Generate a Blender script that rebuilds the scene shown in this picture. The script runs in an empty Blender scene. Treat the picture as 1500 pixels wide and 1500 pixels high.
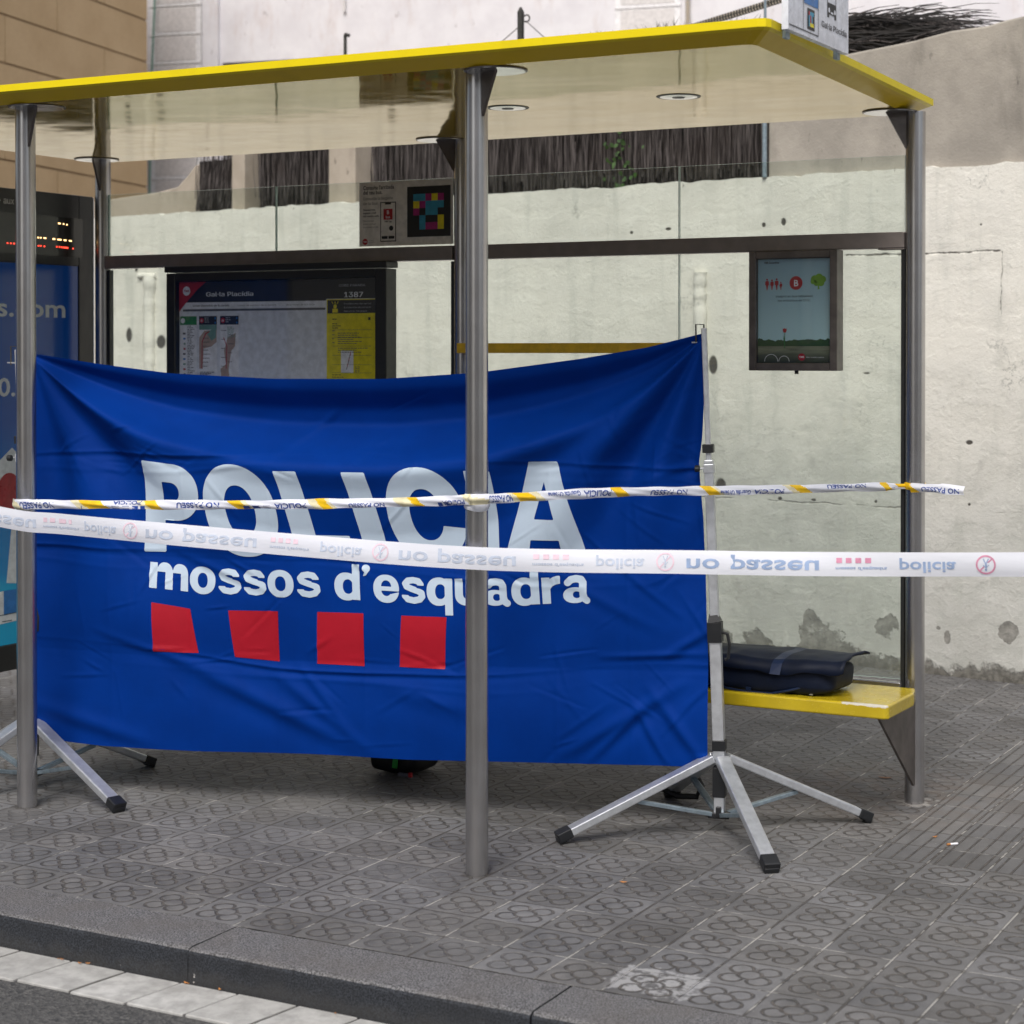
import bpy, math, random
import numpy as np
from mathutils import Vector, noise as mnoise

random.seed(7)
SC = bpy.context.scene
COL = SC.collection
R = math.radians

# ------------------------------------------------------------------ camera
cam = bpy.data.cameras.new('camera')
cam.sensor_width = 36
cam.lens = 66.12
cam.shift_x = -0.0359
cam.shift_y = -0.1397
cam.clip_end = 500
cam.dof.use_dof = True
cam.dof.focus_distance = 6.75
cam.dof.aperture_fstop = 4.0
camo = bpy.data.objects.new('camera', cam)
COL.objects.link(camo)
camo.location = (4.1823, -4.4149, 1.6817)
camo.rotation_euler = (R(90 - 0.5625), 0, R(27.8957))
SC.camera = camo

# ------------------------------------------------------------------ light
SUN_EL, SUN_AZ = 52, 165      # azimuth measured from +Y clockwise
world = bpy.data.worlds.new('World')
SC.world = world
world.use_nodes = True
wn = world.node_tree
bg = wn.nodes['Background']
sky = wn.nodes.new('ShaderNodeTexSky')
sky.sky_type = 'NISHITA'
sky.sun_disc = False
sky.sun_elevation = R(SUN_EL)
sky.sun_rotation = R(SUN_AZ)
sky.air_density = 1.0
sky.dust_density = 4.0
sky.ozone_density = 1.0
hs = wn.nodes.new('ShaderNodeHueSaturation')      # cloud cover: most of the blue is gone
hs.inputs['Saturation'].default_value = 0.55
wn.links.new(sky.outputs[0], hs.inputs['Color'])
wn.links.new(hs.outputs[0], bg.inputs[0])
bg.inputs[1].default_value = 0.096
sl = bpy.data.lights.new('sun', 'SUN')
sl.energy = 1.6
sl.angle = R(28)
sl.color = (1.0, 0.96, 0.91)
so = bpy.data.objects.new('sun', sl)
COL.objects.link(so)
d = Vector((math.sin(R(SUN_AZ)) * math.cos(R(SUN_EL)), math.cos(R(SUN_AZ)) * math.cos(R(SUN_EL)), math.sin(R(SUN_EL))))
so.rotation_euler = d.to_track_quat('Z', 'Y').to_euler()
so.location = (0, -6, 12)
SC.view_settings.view_transform = 'Standard'
SC.view_settings.look = 'None'
SC.view_settings.gamma = 1
SC.view_settings.exposure = 0.66
SC.cycles.max_bounces = 8
SC.cycles.transparent_max_bounces = 16

# ------------------------------------------------------------------ node helpers
class G:
    def __init__(s, name):
        s.m = bpy.data.materials.new(name)
        s.m.use_nodes = True
        s.nt = s.m.node_tree
        s.b = s.nt.nodes['Principled BSDF']
        s.out = s.nt.nodes['Material Output']
    def put(s, sock, v):
        if isinstance(v, bpy.types.NodeSocket):
            s.nt.links.new(v, sock)
        else:
            if sock.type == 'RGBA' and len(v) == 3:
                v = (*v, 1)
            sock.default_value = v
    def n(s, typ, ins=None, **props):
        nd = s.nt.nodes.new('ShaderNode' + typ)
        for k, v in props.items():
            setattr(nd, k, v)
        for k, v in (ins or {}).items():
            s.put(nd.inputs[k], v)
        return nd
    def pos(s):
        return s.n('NewGeometry').outputs['Position']
    def ma(s, op, a, b=0.0, c=0.0, clamp=False):
        nd = s.n('Math', {0: a, 1: b, 2: c}, operation=op, use_clamp=clamp)
        return nd.outputs[0]
    def vm(s, op, a, b=(0, 0, 0)):
        nd = s.n('VectorMath', {0: a, 1: b}, operation=op)
        return nd.outputs[1] if op in ('LENGTH', 'DOT_PRODUCT', 'DISTANCE') else nd.outputs[0]
    def sep(s, v):
        return s.n('SeparateXYZ', {0: v}).outputs
    def comb(s, x, y, z=0.0):
        return s.n('CombineXYZ', {0: x, 1: y, 2: z}).outputs[0]
    def noise(s, v, scale, detail=4.0, rough=0.55, dist=0.0):
        return s.n('TexNoise', {'Vector': v, 'Scale': scale, 'Detail': detail, 'Roughness': rough, 'Distortion': dist}).outputs['Fac']
    def white(s, v):
        return s.n('TexWhiteNoise', {'Vector': v}).outputs['Value']
    def scale(s, v, sc):
        return s.vm('MULTIPLY', v, sc)
    def mr(s, v, a, b, c=0.0, d=1.0, smooth=True):
        nd = s.n('MapRange', {0: v, 1: a, 2: b, 3: c, 4: d}, clamp=True, interpolation_type='SMOOTHSTEP' if smooth else 'LINEAR')
        return nd.outputs[0]
    def mix(s, f, a, b, blend='MIX'):
        nd = s.n('Mix', data_type='RGBA', blend_type=blend)
        s.put(nd.inputs[0], f); s.put(nd.inputs[6], a); s.put(nd.inputs[7], b)
        return nd.outputs[2]
    def bump(s, h, strength=0.3, dist=0.01, normal=None):
        nd = s.n('Bump', {'Height': h, 'Strength': strength, 'Distance': dist})
        if normal is not None:
            s.put(nd.inputs['Normal'], normal)
        return nd.outputs[0]
    def facing_fresnel(s, f0=0.04):
        g = s.n('NewGeometry')
        c = s.ma('ABSOLUTE', s.vm('DOT_PRODUCT', g.outputs['Incoming'], g.outputs['Normal']))
        return s.ma('ADD', f0, s.ma('MULTIPLY', 1 - f0, s.ma('POWER', s.ma('SUBTRACT', 1.0, c, clamp=True), 5.0)), clamp=True)
    def set(s, **k):
        names = dict(base='Base Color', rough='Roughness', metal='Metallic', spec='Specular IOR Level', normal='Normal', coat='Coat Weight',
                     coatr='Coat Roughness', alpha='Alpha', emit='Emission Color', estr='Emission Strength', trans='Transmission Weight', ior='IOR', sheen='Sheen Weight')
        for a, v in k.items():
            s.put(s.b.inputs[names[a]], v)
        return s.m

def plain(name, base, rough=0.5, metal=0.0, spec=0.5, var=0.12, vscale=30.0, bump=0.0):
    """A surface of one colour with slight unevenness in tone and gloss."""
    g = G(name)
    p = g.pos()
    f = g.noise(p, vscale, 5)
    c = g.mix(g.mr(f, 0.3, 0.7), tuple(x * (1 - var) for x in base), tuple(min(1, x * (1 + var)) for x in base))
    r = g.mr(g.noise(p, vscale * 0.4, 3), 0.3, 0.7, max(0.02, rough - 0.07), rough + 0.07)
    k = dict(base=c, rough=r, metal=metal, spec=spec)
    if bump:
        k['normal'] = g.bump(f, bump, 0.004)
    return g.set(**k)

MT = {}
MT['white_ink'] = plain('white print', (0.78, 0.79, 0.80), 0.5)
MT['grey_ink'] = plain('grey print', (0.45, 0.46, 0.48), 0.5)
MT['black_ink'] = plain('black print', (0.012, 0.012, 0.014), 0.45)
MT['dark_ink'] = plain('dark grey print', (0.09, 0.09, 0.10), 0.5)
MT['red_ink'] = plain('red print', (0.42, 0.015, 0.02), 0.45)
MT['green_ink'] = plain('green print', (0.03, 0.22, 0.05), 0.45)
MT['lime_ink'] = plain('leaf green print', (0.16, 0.36, 0.01), 0.45)
MT['yellow_ink'] = plain('yellow print', (0.78, 0.66, 0.01), 0.4)
MT['cyan_ink'] = plain('cyan print', (0.03, 0.29, 0.45), 0.4)
MT['magenta_ink'] = plain('magenta print', (0.36, 0.01, 0.17), 0.4)
MT['blue_ink'] = plain('blue print', (0.02, 0.16, 0.46), 0.4)
MT['peach_ink'] = plain('peach print', (0.42, 0.31, 0.25), 0.5)
MT['mint_ink'] = plain('mint print', (0.16, 0.30, 0.25), 0.5)
MT['paper'] = plain('grey white paper', (0.70, 0.72, 0.78), 0.35)
MT['sheet'] = plain('white paper', (0.80, 0.80, 0.84), 0.4)
MT['sticker'] = plain('off white vinyl', (0.74, 0.71, 0.67), 0.4)
MT['sign_white'] = plain('white enamel', (0.68, 0.70, 0.76), 0.3)
MT['black_plastic'] = plain('black plastic', (0.010, 0.011, 0.013), 0.42, bump=0.05)
MT['case_black'] = plain('anthracite powder coat', (0.013, 0.014, 0.014), 0.38, vscale=60)
MT['bronze'] = plain('dark bronze anodised metal', (0.125, 0.108, 0.098), 0.36, 0.45, vscale=18, var=0.2)
MT['beam'] = plain('brown grey anodised beam', (0.235, 0.205, 0.19), 0.4, 0.3, vscale=14, var=0.1)
MT['alu'] = plain('satin aluminium', (0.62, 0.64, 0.67), 0.38, 0.75, vscale=40, var=0.08)
MT['galv'] = plain('galvanised steel', (0.30, 0.37, 0.42), 0.4, 0.7, vscale=50, var=0.15)
MT['iron'] = plain('rusty dark iron', (0.035, 0.034, 0.03), 0.75, vscale=60, var=0.35)
MT['disc_grey'] = plain('polished steel plate', (0.72, 0.73, 0.74), 0.16, 0.9, var=0.05)

def steel():
    g = G('brushed stainless steel')
    p = g.pos()
    streak = g.noise(g.scale(p, (700, 700, 9)), 1.0, 2)
    blot = g.noise(p, 9, 4)
    dirt = g.mr(g.noise(g.scale(p, (14, 14, 5)), 1.0, 5, 0.65), 0.60, 0.75)
    base = g.mix(g.mr(blot, 0.3, 0.7), (0.45, 0.44, 0.44), (0.50, 0.495, 0.50))
    base = g.mix(g.ma('MULTIPLY', dirt, 0.10), base, (0.22, 0.19, 0.16))
    r = 0.27
    return g.set(base=base, metal=0.95, rough=r, normal=g.bump(streak, 0.004, 0.0005))
MT['steel'] = steel()

def yellow_paint(name, wav, base=(0.64, 0.43, 0.012), rough=0.045, metal=0.42):
    g = G(name)
    p = g.pos()
    w = g.noise(g.scale(p, (1.0, 1.6, 1.0)), 1.7, 2, 0.4)
    fine = g.noise(p, 60, 4)
    dirt = g.mr(g.noise(p, 6, 6, 0.65), 0.52, 0.75)
    c = g.mix(g.ma('MULTIPLY', dirt, 0.22), base, (base[0] * 0.55, base[1] * 0.52, base[2] * 2.2))
    nrm = g.bump(w, wav, 0.05)
    nrm = g.bump(fine, 0.02, 0.001, nrm)
    return g.set(base=c, rough=g.mr(g.noise(p, 12, 4), 0.3, 0.7, rough, rough + 0.07), normal=nrm, metal=metal, spec=0.20)
MT['yellow_roof'] = yellow_paint('glossy yellow roof paint', 0.10)
MT['yellow_trim'] = yellow_paint('yellow painted chamfer', 0.03, (0.66, 0.46, 0.012), 0.3, 0.0)
MT['yellow_edge'] = yellow_paint('yellow edge paint', 0.02, (0.78, 0.62, 0.008), 0.35, 0.0)

def bench_yellow():
    g = G('worn yellow bench paint')
    p = g.pos()
    x, y, z = g.sep(p)
    f = g.noise(p, 38, 6, 0.7)
    near = g.ma('MULTIPLY', g.mr(g.ma('ABSOLUTE', g.ma('SUBTRACT', y, 1.887)), 0.004, 0.02, 1, 0), g.mr(x, 1.95, 2.03))
    near = g.ma('MULTIPLY', near, g.mr(z, 0.43, 0.448))
    chip = g.mr(g.ma('ADD', g.ma('MULTIPLY', near, 0.55), g.ma('MULTIPLY', f, 0.9)), 0.86, 0.90)
    c = g.mix(g.mr(g.noise(p, 7, 4), 0.3, 0.7), (0.43, 0.315, 0.012), (0.52, 0.39, 0.016))
    c = g.mix(chip, c, (0.55, 0.52, 0.44))
    return g.set(base=c, rough=g.mr(g.noise(p, 20, 4), 0.3, 0.7, 0.16, 0.3), coat=0.25, coatr=0.1)
MT['bench'] = bench_yellow()
MT['ochre'] = plain('ochre yellow rail paint', (0.66, 0.40, 0.012), 0.35)

def glass():
    g = G('tinted shelter glass')
    nt = g.nt
    nt.nodes.remove(g.b)
    p = g.pos()
    t = g.n('BsdfTransparent')
    smear = g.noise(g.scale(p, (3, 3, 1.2)), 2.0, 5, 0.65)
    t.inputs[0].default_value = (0.93, 0.962, 0.94, 1)
    gl = g.n('BsdfGlossy', {'Color': (0.9, 1, 0.96, 1), 'Roughness': 0.02})
    mx = g.n('MixShader', {0: g.facing_fresnel(), 1: t.outputs[0], 2: gl.outputs[0]})
    # grime and dried drips on the pane
    df = g.n('BsdfDiffuse', {'Color': (0.42, 0.45, 0.42, 1)})
    z = g.sep(p)[2]
    drip = g.mr(g.noise(g.scale(p, (60, 60, 22)), 1.0, 4, 0.6), 0.67, 0.73)
    drip = g.ma('MULTIPLY', drip, g.mr(z, 2.18, 2.38, 0.05, 0.75))
    f = g.ma('ADD', g.mr(smear, 0.3, 0.8, 0.015, 0.075), g.ma('MULTIPLY', drip, 0.5), clamp=True)
    mx2 = g.n('MixShader', {0: f, 1: mx.outputs[0], 2: df.outputs[0]})
    nt.links.new(mx2.outputs[0], g.out.inputs[0])
    return g.m
MT['glass'] = glass()

def clear_glass():
    g = G('clear cover glass')
    nt = g.nt
    nt.nodes.remove(g.b)
    t = g.n('BsdfTransparent', {'Color': (0.975, 0.985, 0.99, 1)})
    gl = g.n('BsdfGlossy', {'Color': (1, 1, 1, 1), 'Roughness': 0.04})
    mx = g.n('MixShader', {0: g.facing_fresnel(), 1: t.outputs[0], 2: gl.outputs[0]})
    nt.links.new(mx.outputs[0], g.out.inputs[0])
    return g.m
MT['cover'] = clear_glass()
MT['glass_edge'] = plain('green cut glass edge', (0.42, 0.55, 0.50), 0.2)

def panot():
    g = G('hydraulic flower paving tiles')
    p = g.pos()
    x, y, z = g.sep(p)
    wob = g.ma('MULTIPLY', g.ma('SUBTRACT', g.noise(p, 3, 2), 0.5), 0.004)
    xs = g.ma('DIVIDE', g.ma('ADD', x, wob), 0.2)
    ys = g.ma('DIVIDE', g.ma('ADD', y, wob), 0.2)
    ix, iy = g.ma('FLOOR', xs), g.ma('FLOOR', ys)
    a = g.ma('ABSOLUTE', g.ma('SUBTRACT', g.ma('SUBTRACT', xs, ix), 0.5))
    b = g.ma('ABSOLUTE', g.ma('SUBTRACT', g.ma('SUBTRACT', ys, iy), 0.5))
    rnd = g.white(g.comb(ix, iy, 0.5))
    rnd2 = g.white(g.comb(iy, ix, 7.5))
    jit = g.ma('MULTIPLY', g.ma('SUBTRACT', g.noise(p, 45, 3), 0.5), 0.045)
    dc = g.ma('ADD', g.vm('LENGTH', g.comb(a, b, 0.0)), jit)
    dp = g.ma('ADD', g.vm('LENGTH', g.comb(g.ma('SUBTRACT', a, 0.192), g.ma('SUBTRACT', b, 0.192), 0.0)), jit)
    ringc = g.mr(g.ma('ABSOLUTE', g.ma('SUBTRACT', dc, 0.160)), 0.012, 0.032, 1, 0)
    ringp = g.mr(g.ma('ABSOLUTE', g.ma('SUBTRACT', dp, 0.160)), 0.012, 0.032, 1, 0)
    ringp = g.ma('MULTIPLY', ringp, g.mr(dc, 0.150, 0.165))
    groove = g.ma('MAXIMUM', ringc, ringp)
    # tactile strip of straight ribs at the right
    strip = g.ma('MULTIPLY', g.ma('GREATER_THAN', x, 2.2), g.ma('GREATER_THAN', y, 1.6))
    rib = g.ma('ABSOLUTE', g.ma('SUBTRACT', g.ma('FRACT', g.ma('DIVIDE', x, 0.05)), 0.5))
    ribg = g.mr(rib, 0.10, 0.04, 0, 1)
    groove = g.ma('ADD', g.ma('MULTIPLY', groove, g.ma('SUBTRACT', 1.0, strip)), g.ma('MULTIPLY', ribg, strip))
    jx = g.mr(a, 0.474, 0.49)
    jy = g.mr(b, 0.478, 0.492)
    joint = g.ma('MAXIMUM', jx, jy)
    # wear: where feet have filled and polished the grooves
    wearn = g.noise(p, 1.1, 4, 0.6)
    wear = g.mr(wearn, 0.40, 0.66)
    wear = g.ma('MULTIPLY', wear, g.mr(x, 1.0, 2.2, 1.0, 0.55))
    fine = g.noise(p, 190, 3, 0.7)
    mid = g.noise(p, 22, 5, 0.65)
    big = g.noise(p, 2.3, 5, 0.6)
    tone = g.ma('MULTIPLY', g.mr(rnd, 0, 1, 0.80, 1.18, False), g.mr(mid, 0.25, 0.75, 0.80, 1.2))
    tone = g.ma('MULTIPLY', tone, g.mr(big, 0.3, 0.7, 0.82, 1.14))
    tone = g.ma('MULTIPLY', tone, g.mr(fine, 0.25, 0.75, 0.86, 1.14))
    base = g.mix(rnd2, (0.130, 0.130, 0.134), (0.125, 0.122, 0.120))
    base = g.vm('SCALE', base)
    base.node.inputs['Scale'].default_value = 1.0
    g.put(base.node.inputs['Scale'], tone)
    gd = g.noise(p, 30, 4, 0.6)
    gcol = g.mix(g.mr(gd, 0.35, 0.65), (0.046, 0.043, 0.041), (0.098, 0.087, 0.077))
    gcol = g.mix(g.ma('MULTIPLY', g.mr(gd, 0.58, 0.66), wear), gcol, (0.30, 0.29, 0.275))
    gs = g.ma('MAXIMUM', g.mr(wear, 0, 1, 0.92, 0.34), g.ma('MULTIPLY', g.mr(y, 1.2, 1.9), 0.85))
    col = g.mix(g.ma('MULTIPLY', groove, gs), base, gcol)
    jn = g.noise(p, 7, 5, 0.7)
    jl = g.mr(g.ma('ADD', jn, g.ma('MULTIPLY', g.ma('MULTIPLY', jx, g.mr(x, 1.2, 2.0)), 0.045)), 0.51, 0.60)
    jcol = g.mix(jl, (0.062, 0.055, 0.048), (0.34, 0.33, 0.31))
    col = g.mix(g.ma('MULTIPLY', joint, g.mr(jn, 0.36, 0.46, 0.5, 0.92)), col, jcol)
    # spilled white paint on two tiles by the kerb
    wp = g.ma('MULTIPLY', g.mr(g.ma('ABSOLUTE', g.ma('SUBTRACT', x, 2.10)), 0.10, 0.21, 1, 0), g.mr(g.ma('ABSOLUTE', g.ma('SUBTRACT', y, 0.13)), 0.07, 0.17, 1, 0))
    wp = g.mr(g.ma('ADD', g.ma('MULTIPLY', wp, 0.42), g.ma('MULTIPLY', g.noise(p, 26, 6, 0.7), 1.0)), 0.84, 0.93)
    wp = g.ma('MULTIPLY', wp, g.ma('SUBTRACT', 1.0, g.ma('MULTIPLY', groove, 0.85)))
    col = g.mix(g.ma('MULTIPLY', wp, 0.8), col, (0.33, 0.33, 0.335))
    for px_, py_ in ((-0.757, 0.803), (1.159, 0.803)):
        rg = g.mr(g.ma('ADD', g.vm('DISTANCE', p, (px_, py_, 0)), g.ma('MULTIPLY', g.ma('SUBTRACT', g.noise(p, 40, 4), 0.5), 0.05)), 0.038, 0.062, 1, 0)
        col = g.mix(g.ma('MULTIPLY', rg, 0.75), col, (0.045, 0.040, 0.036))
    # specks, gum, reddish soil by the post
    sp = g.mr(g.noise(p, 75, 2, 0.5), 0.735, 0.76)
    col = g.mix(g.ma('MULTIPLY', sp, 0.7), col, (0.38, 0.37, 0.35))
    gum = g.mr(g.noise(g.vm('ADD', p, (31, 7, 3)), 14, 2, 0.4), 0.745, 0.765)
    col = g.mix(g.ma('MULTIPLY', gum, 0.6), col, (0.05, 0.05, 0.05))
    soil = g.ma('MULTIPLY', g.mr(g.vm('DISTANCE', p, (1.95, 2.5, 0)), 0.1, 0.75, 1, 0), g.mr(g.noise(p, 9, 5, 0.7), 0.4, 0.6))
    col = g.mix(g.ma('MULTIPLY', soil, 0.5), col, (0.125, 0.095, 0.075))
    mort = g.mr(g.ma('ADD', g.vm('DISTANCE', p, (2.115, 2.396, 0)), g.ma('MULTIPLY', g.ma('SUBTRACT', g.noise(p, 18, 4), 0.5), 0.16)), 0.055, 0.075, 1, 0)
    col = g.mix(g.ma('MULTIPLY', mort, 0.8), col, (0.30, 0.285, 0.265))
    h = g.ma('SUBTRACT', g.ma('MULTIPLY', fine, 0.10), g.ma('MULTIPLY', g.ma('MAXIMUM', groove, joint), g.mr(wear, 0, 1, 1.0, 0.45)))
    h = g.ma('ADD', h, g.ma('MULTIPLY', mid, 0.25))
    h = g.ma('ADD', h, g.ma('MULTIPLY', rnd, 0.35))
    ua, va = g.ma('SUBTRACT', g.ma('SUBTRACT', xs, ix), 0.5), g.ma('SUBTRACT', g.ma('SUBTRACT', ys, iy), 0.5)
    tilt = g.ma('ADD', g.ma('MULTIPLY', ua, g.ma('SUBTRACT', rnd, 0.5)), g.ma('MULTIPLY', va, g.ma('SUBTRACT', rnd2, 0.5)))
    h = g.ma('ADD', h, g.ma('MULTIPLY', tilt, 1.6))
    rr = g.mr(mid, 0.3, 0.7, 0.55, 0.78)
    return g.set(base=col, rough=rr, spec=0.35, normal=g.bump(h, 0.85, 0.006))
MT['panot'] = panot()

def granite(name, tone, dirt=0.0):
    g = G(name)
    p = g.pos()
    s1 = g.noise(p, 210, 2, 0.6)
    s2 = g.noise(g.vm('ADD', p, (5, 9, 2)), 120, 3, 0.7)
    c = g.mix(g.mr(s1, 0.38, 0.62), tuple(t * 0.30 for t in tone), tuple(t * 1.65 for t in tone))
    c = g.mix(g.mr(s2, 0.60, 0.68), c, tuple(t * 2.2 for t in tone))
    big = g.noise(p, 5, 5, 0.6)
    c = g.mix(g.mr(big, 0.35, 0.7, 0, 0.45), c, (tone[0] * 0.92, tone[1] * 0.84, tone[2] * 0.75))
    blot = g.mr(g.noise(p, 11, 2, 0.4), 0.70, 0.74)
    c = g.mix(g.ma('MULTIPLY', blot, 0.4), c, tuple(t * 0.4 for t in tone))
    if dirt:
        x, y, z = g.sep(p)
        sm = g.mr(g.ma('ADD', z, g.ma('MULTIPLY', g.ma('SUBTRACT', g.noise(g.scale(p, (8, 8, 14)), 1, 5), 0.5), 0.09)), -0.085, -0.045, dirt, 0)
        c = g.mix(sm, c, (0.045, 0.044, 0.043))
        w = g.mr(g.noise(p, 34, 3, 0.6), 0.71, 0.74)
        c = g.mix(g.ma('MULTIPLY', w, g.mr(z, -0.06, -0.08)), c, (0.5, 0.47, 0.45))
    return g.set(base=c, rough=0.68, spec=0.35, normal=g.bump(s2, 0.5, 0.003))
MT['granite'] = granite('flamed granite kerb top', (0.118, 0.117, 0.121))
MT['granite_face'] = granite('dark granite kerb face', (0.022, 0.025, 0.031), 0.5)  # front face tone set much darker than the kerb top
MT['gutter'] = None
def gutter():
    g = G('pale concrete gutter tiles')
    p = g.pos()
    f = g.noise(p, 16, 6, 0.65)
    fine = g.noise(p, 160, 3, 0.7)
    c = g.mix(g.mr(f, 0.3, 0.72), (0.30, 0.297, 0.287), (0.50, 0.495, 0.48))
    c = g.mix(g.mr(g.noise(p, 5, 4, 0.6), 0.55, 0.75, 0, 0.5), c, (0.26, 0.25, 0.24))
    c = g.mix(g.mr(fine, 0.60, 0.75, 0, 0.5), c, (0.22, 0.21, 0.20))
    x, y, z = g.sep(p)
    u = g.ma('DIVIDE', g.ma('SUBTRACT', x, g.ma('MULTIPLY', g.ma('ADD', y, 0.237), 0.16)), 0.2)
    c = g.mix(g.mr(g.white(g.comb(g.ma('FLOOR', u), 1.0, 2.0)), 0, 1, 0.0, 0.35), c, (0.27, 0.265, 0.25))
    je = g.ma('ABSOLUTE', g.ma('SUBTRACT', g.ma('FRACT', u), 0.5))
    c = g.mix(g.mr(g.ma('ADD', je, g.ma('MULTIPLY', g.ma('SUBTRACT', f, 0.5), 0.03)), 0.470, 0.486, 0, 0.85), c, (0.075, 0.07, 0.065))
    return g.set(base=c, rough=0.75, spec=0.3, normal=g.bump(g.ma('ADD', fine, f), 0.35, 0.003))
MT['gutter'] = gutter()
def asphalt():
    g = G('worn asphalt')
    p = g.pos()
    ag = g.n('TexVoronoi', {'Vector': p, 'Scale': 110.0}).outputs['Color']
    agv = g.sep(ag)[0]
    f = g.noise(p, 4, 5, 0.6)
    c = g.mix(agv, (0.035, 0.036, 0.038), (0.115, 0.113, 0.110))
    c = g.mix(g.mr(f, 0.4, 0.7, 0, 0.45), c, (0.075, 0.074, 0.074))
    sp = g.mr(g.noise(p, 150, 2), 0.68, 0.72)
    c = g.mix(g.ma('MULTIPLY', sp, 0.6), c, (0.22, 0.21, 0.2))
    d = g.n('TexVoronoi', {'Vector': p, 'Scale': 110.0}).outputs['Distance']
    return g.set(base=c, rough=0.85, spec=0.3, normal=g.bump(d, 0.9, 0.006))
MT['asphalt'] = asphalt()

# wall frame: t runs right along the wall, o is depth behind its face
W0 = np.array([1.82, 5.07]); WU = np.array([0.9913, -0.1319]); WB = np.array([0.1319, 0.9913])
def WP(t, o, z):
    q = W0 + WU * t + WB * o
    return (q[0], q[1], z)

def wall_paint():
    g = G('peeling white wall paint')
    p = g.pos()
    rel = g.vm('SUBTRACT', p, (W0[0], W0[1], 0))
    t = g.vm('DOT_PRODUCT', rel, (WU[0], WU[1], 0))
    z = g.sep(p)[2]
    q = g.comb(t, 0.0, z)
    warp = g.n('TexNoise', {'Vector': q, 'Scale': 5.0, 'Detail': 5.0, 'Roughness': 0.65}).outputs['Color']
    wv = g.vm('SUBTRACT', warp, (0.5, 0.5, 0.5))
    warp2 = g.n('TexNoise', {'Vector': q, 'Scale': 24.0, 'Detail': 4.0, 'Roughness': 0.7}).outputs['Color']
    wv = g.vm('ADD', wv, g.scale(g.vm('SUBTRACT', warp2, (0.5, 0.5, 0.5)), (0.32, 0.32, 0.32)))
    trowel = g.noise(g.vm('ADD', g.scale(q, (3.2, 1, 9)), g.scale(wv, (2.2, 0, 2.2))), 1.0, 7, 0.66)
    fine = g.noise(q, 60, 5, 0.6)
    streak = g.noise(g.scale(q, (9, 1, 1.1)), 1.0, 5, 0.6)
    big = g.noise(q, 0.9, 4, 0.55)
    c = g.mix(g.mr(trowel, 0.3, 0.7), (0.700, 0.675, 0.605), (0.755, 0.732, 0.665))
    lowf = g.mr(g.ma('ADD', z, g.ma('MULTIPLY', g.ma('SUBTRACT', big, 0.5), 1.6)), 0.5, 1.75, 0.75, 0.0)
    c = g.mix(lowf, c, g.mix(g.mr(trowel, 0.35, 0.65), (0.39, 0.40, 0.375), (0.50, 0.50, 0.475)))
    c = g.mix(g.mr(streak, 0.50, 0.74, 0, 0.42), c, (0.42, 0.43, 0.385))
    smudge = g.noise(g.vm('ADD', g.scale(q, (1.6, 1, 2.4)), (7, 0, 3)), 1.0, 7, 0.7)
    c = g.mix(g.ma('MULTIPLY', g.mr(smudge, 0.46, 0.66), g.mr(z, 0.9, 2.0, 0.62, 0.22)), c, (0.44, 0.435, 0.40))
    sm2 = g.noise(g.vm('ADD', g.scale(q, (9, 1, 7)), (2, 0, 1)), 1.0, 7, 0.72)
    c = g.mix(g.ma('MULTIPLY', g.mr(sm2, 0.56, 0.66), g.mr(z, 0.5, 2.2, 0.5, 0.12)), c, (0.37, 0.36, 0.33))
    c = g.mix(g.ma('MULTIPLY', g.mr(sm2, 0.42, 0.34), 0.35), c, (0.74, 0.72, 0.67))
    c = g.mix(g.mr(fine, 0.58, 0.72, 0, 0.30), c, (0.36, 0.35, 0.32))
    # hairline scratches and scribbles
    sc = g.n('TexVoronoi', {'Vector': g.vm('ADD', q, g.scale(wv, (0.5, 0, 0.5))), 'Scale': 2.3}, feature='DISTANCE_TO_EDGE').outputs['Distance']
    scm = g.ma('MULTIPLY', g.mr(sc, 0.002, 0.010, 1, 0), g.mr(g.noise(q, 2.2, 3), 0.50, 0.62))
    c = g.mix(g.ma('MULTIPLY', scm, 0.7), c, (0.26, 0.26, 0.235))
    # peeled patches, holes and knocks, each with its own place on the wall
    def dist(tc, zc, st, sz, amt):
        qq = g.scale(g.vm('SUBTRACT', g.vm('ADD', q, g.scale(wv, (amt, 0, amt))), (tc, 0, zc)), (1 / st, 0, 1 / sz))
        return g.vm('LENGTH', qq)
    peel = None
    for tc, zc, st, sz in ((-1.10, 0.13, 0.11, 0.10), (-1.15, 0.215, 0.05, 0.06), (-1.48, 0.09, 0.09, 0.045), (-0.93, 0.03, 0.13, 0.09), (-1.17, 0.03, 0.22, 0.05), (-0.70, 0.22, 0.07, 0.045), (-0.80, 0.03, 0.18, 0.06), (-1.30, 0.02, 0.18, 0.05),
                           (-0.03, 0.26, 0.05, 0.06), (-1.75, 0.08, 0.10, 0.09), (-0.36, 0.20, 0.018, 0.035), (-0.41, 0.245, 0.014, 0.010), (-2.6, 0.15, 0.4, 0.15), (0.5, 0.15, 0.3, 0.10), (-0.55, 0.09, 0.03, 0.012), (-0.60, 0.07, 0.02, 0.02)):
        dd = dist(tc, zc, st, sz, 0.20 if st > 0.05 else 0.02)
        peel = dd if peel is None else g.ma('MINIMUM', peel, dd)
    peel = g.ma('ADD', peel, g.ma('MULTIPLY', g.ma('SUBTRACT', g.noise(g.vm('ADD', q, (3, 0, 8)), 11, 6, 0.72), 0.5), 1.5))
    pm = g.mr(peel, 0.95, 1.03, 1, 0)
    pm = g.ma('MULTIPLY', pm, g.mr(g.noise(g.vm('ADD', q, (1, 0, 4)), 9, 6, 0.7), 0.36, 0.46, 0.35, 1.0))
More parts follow.
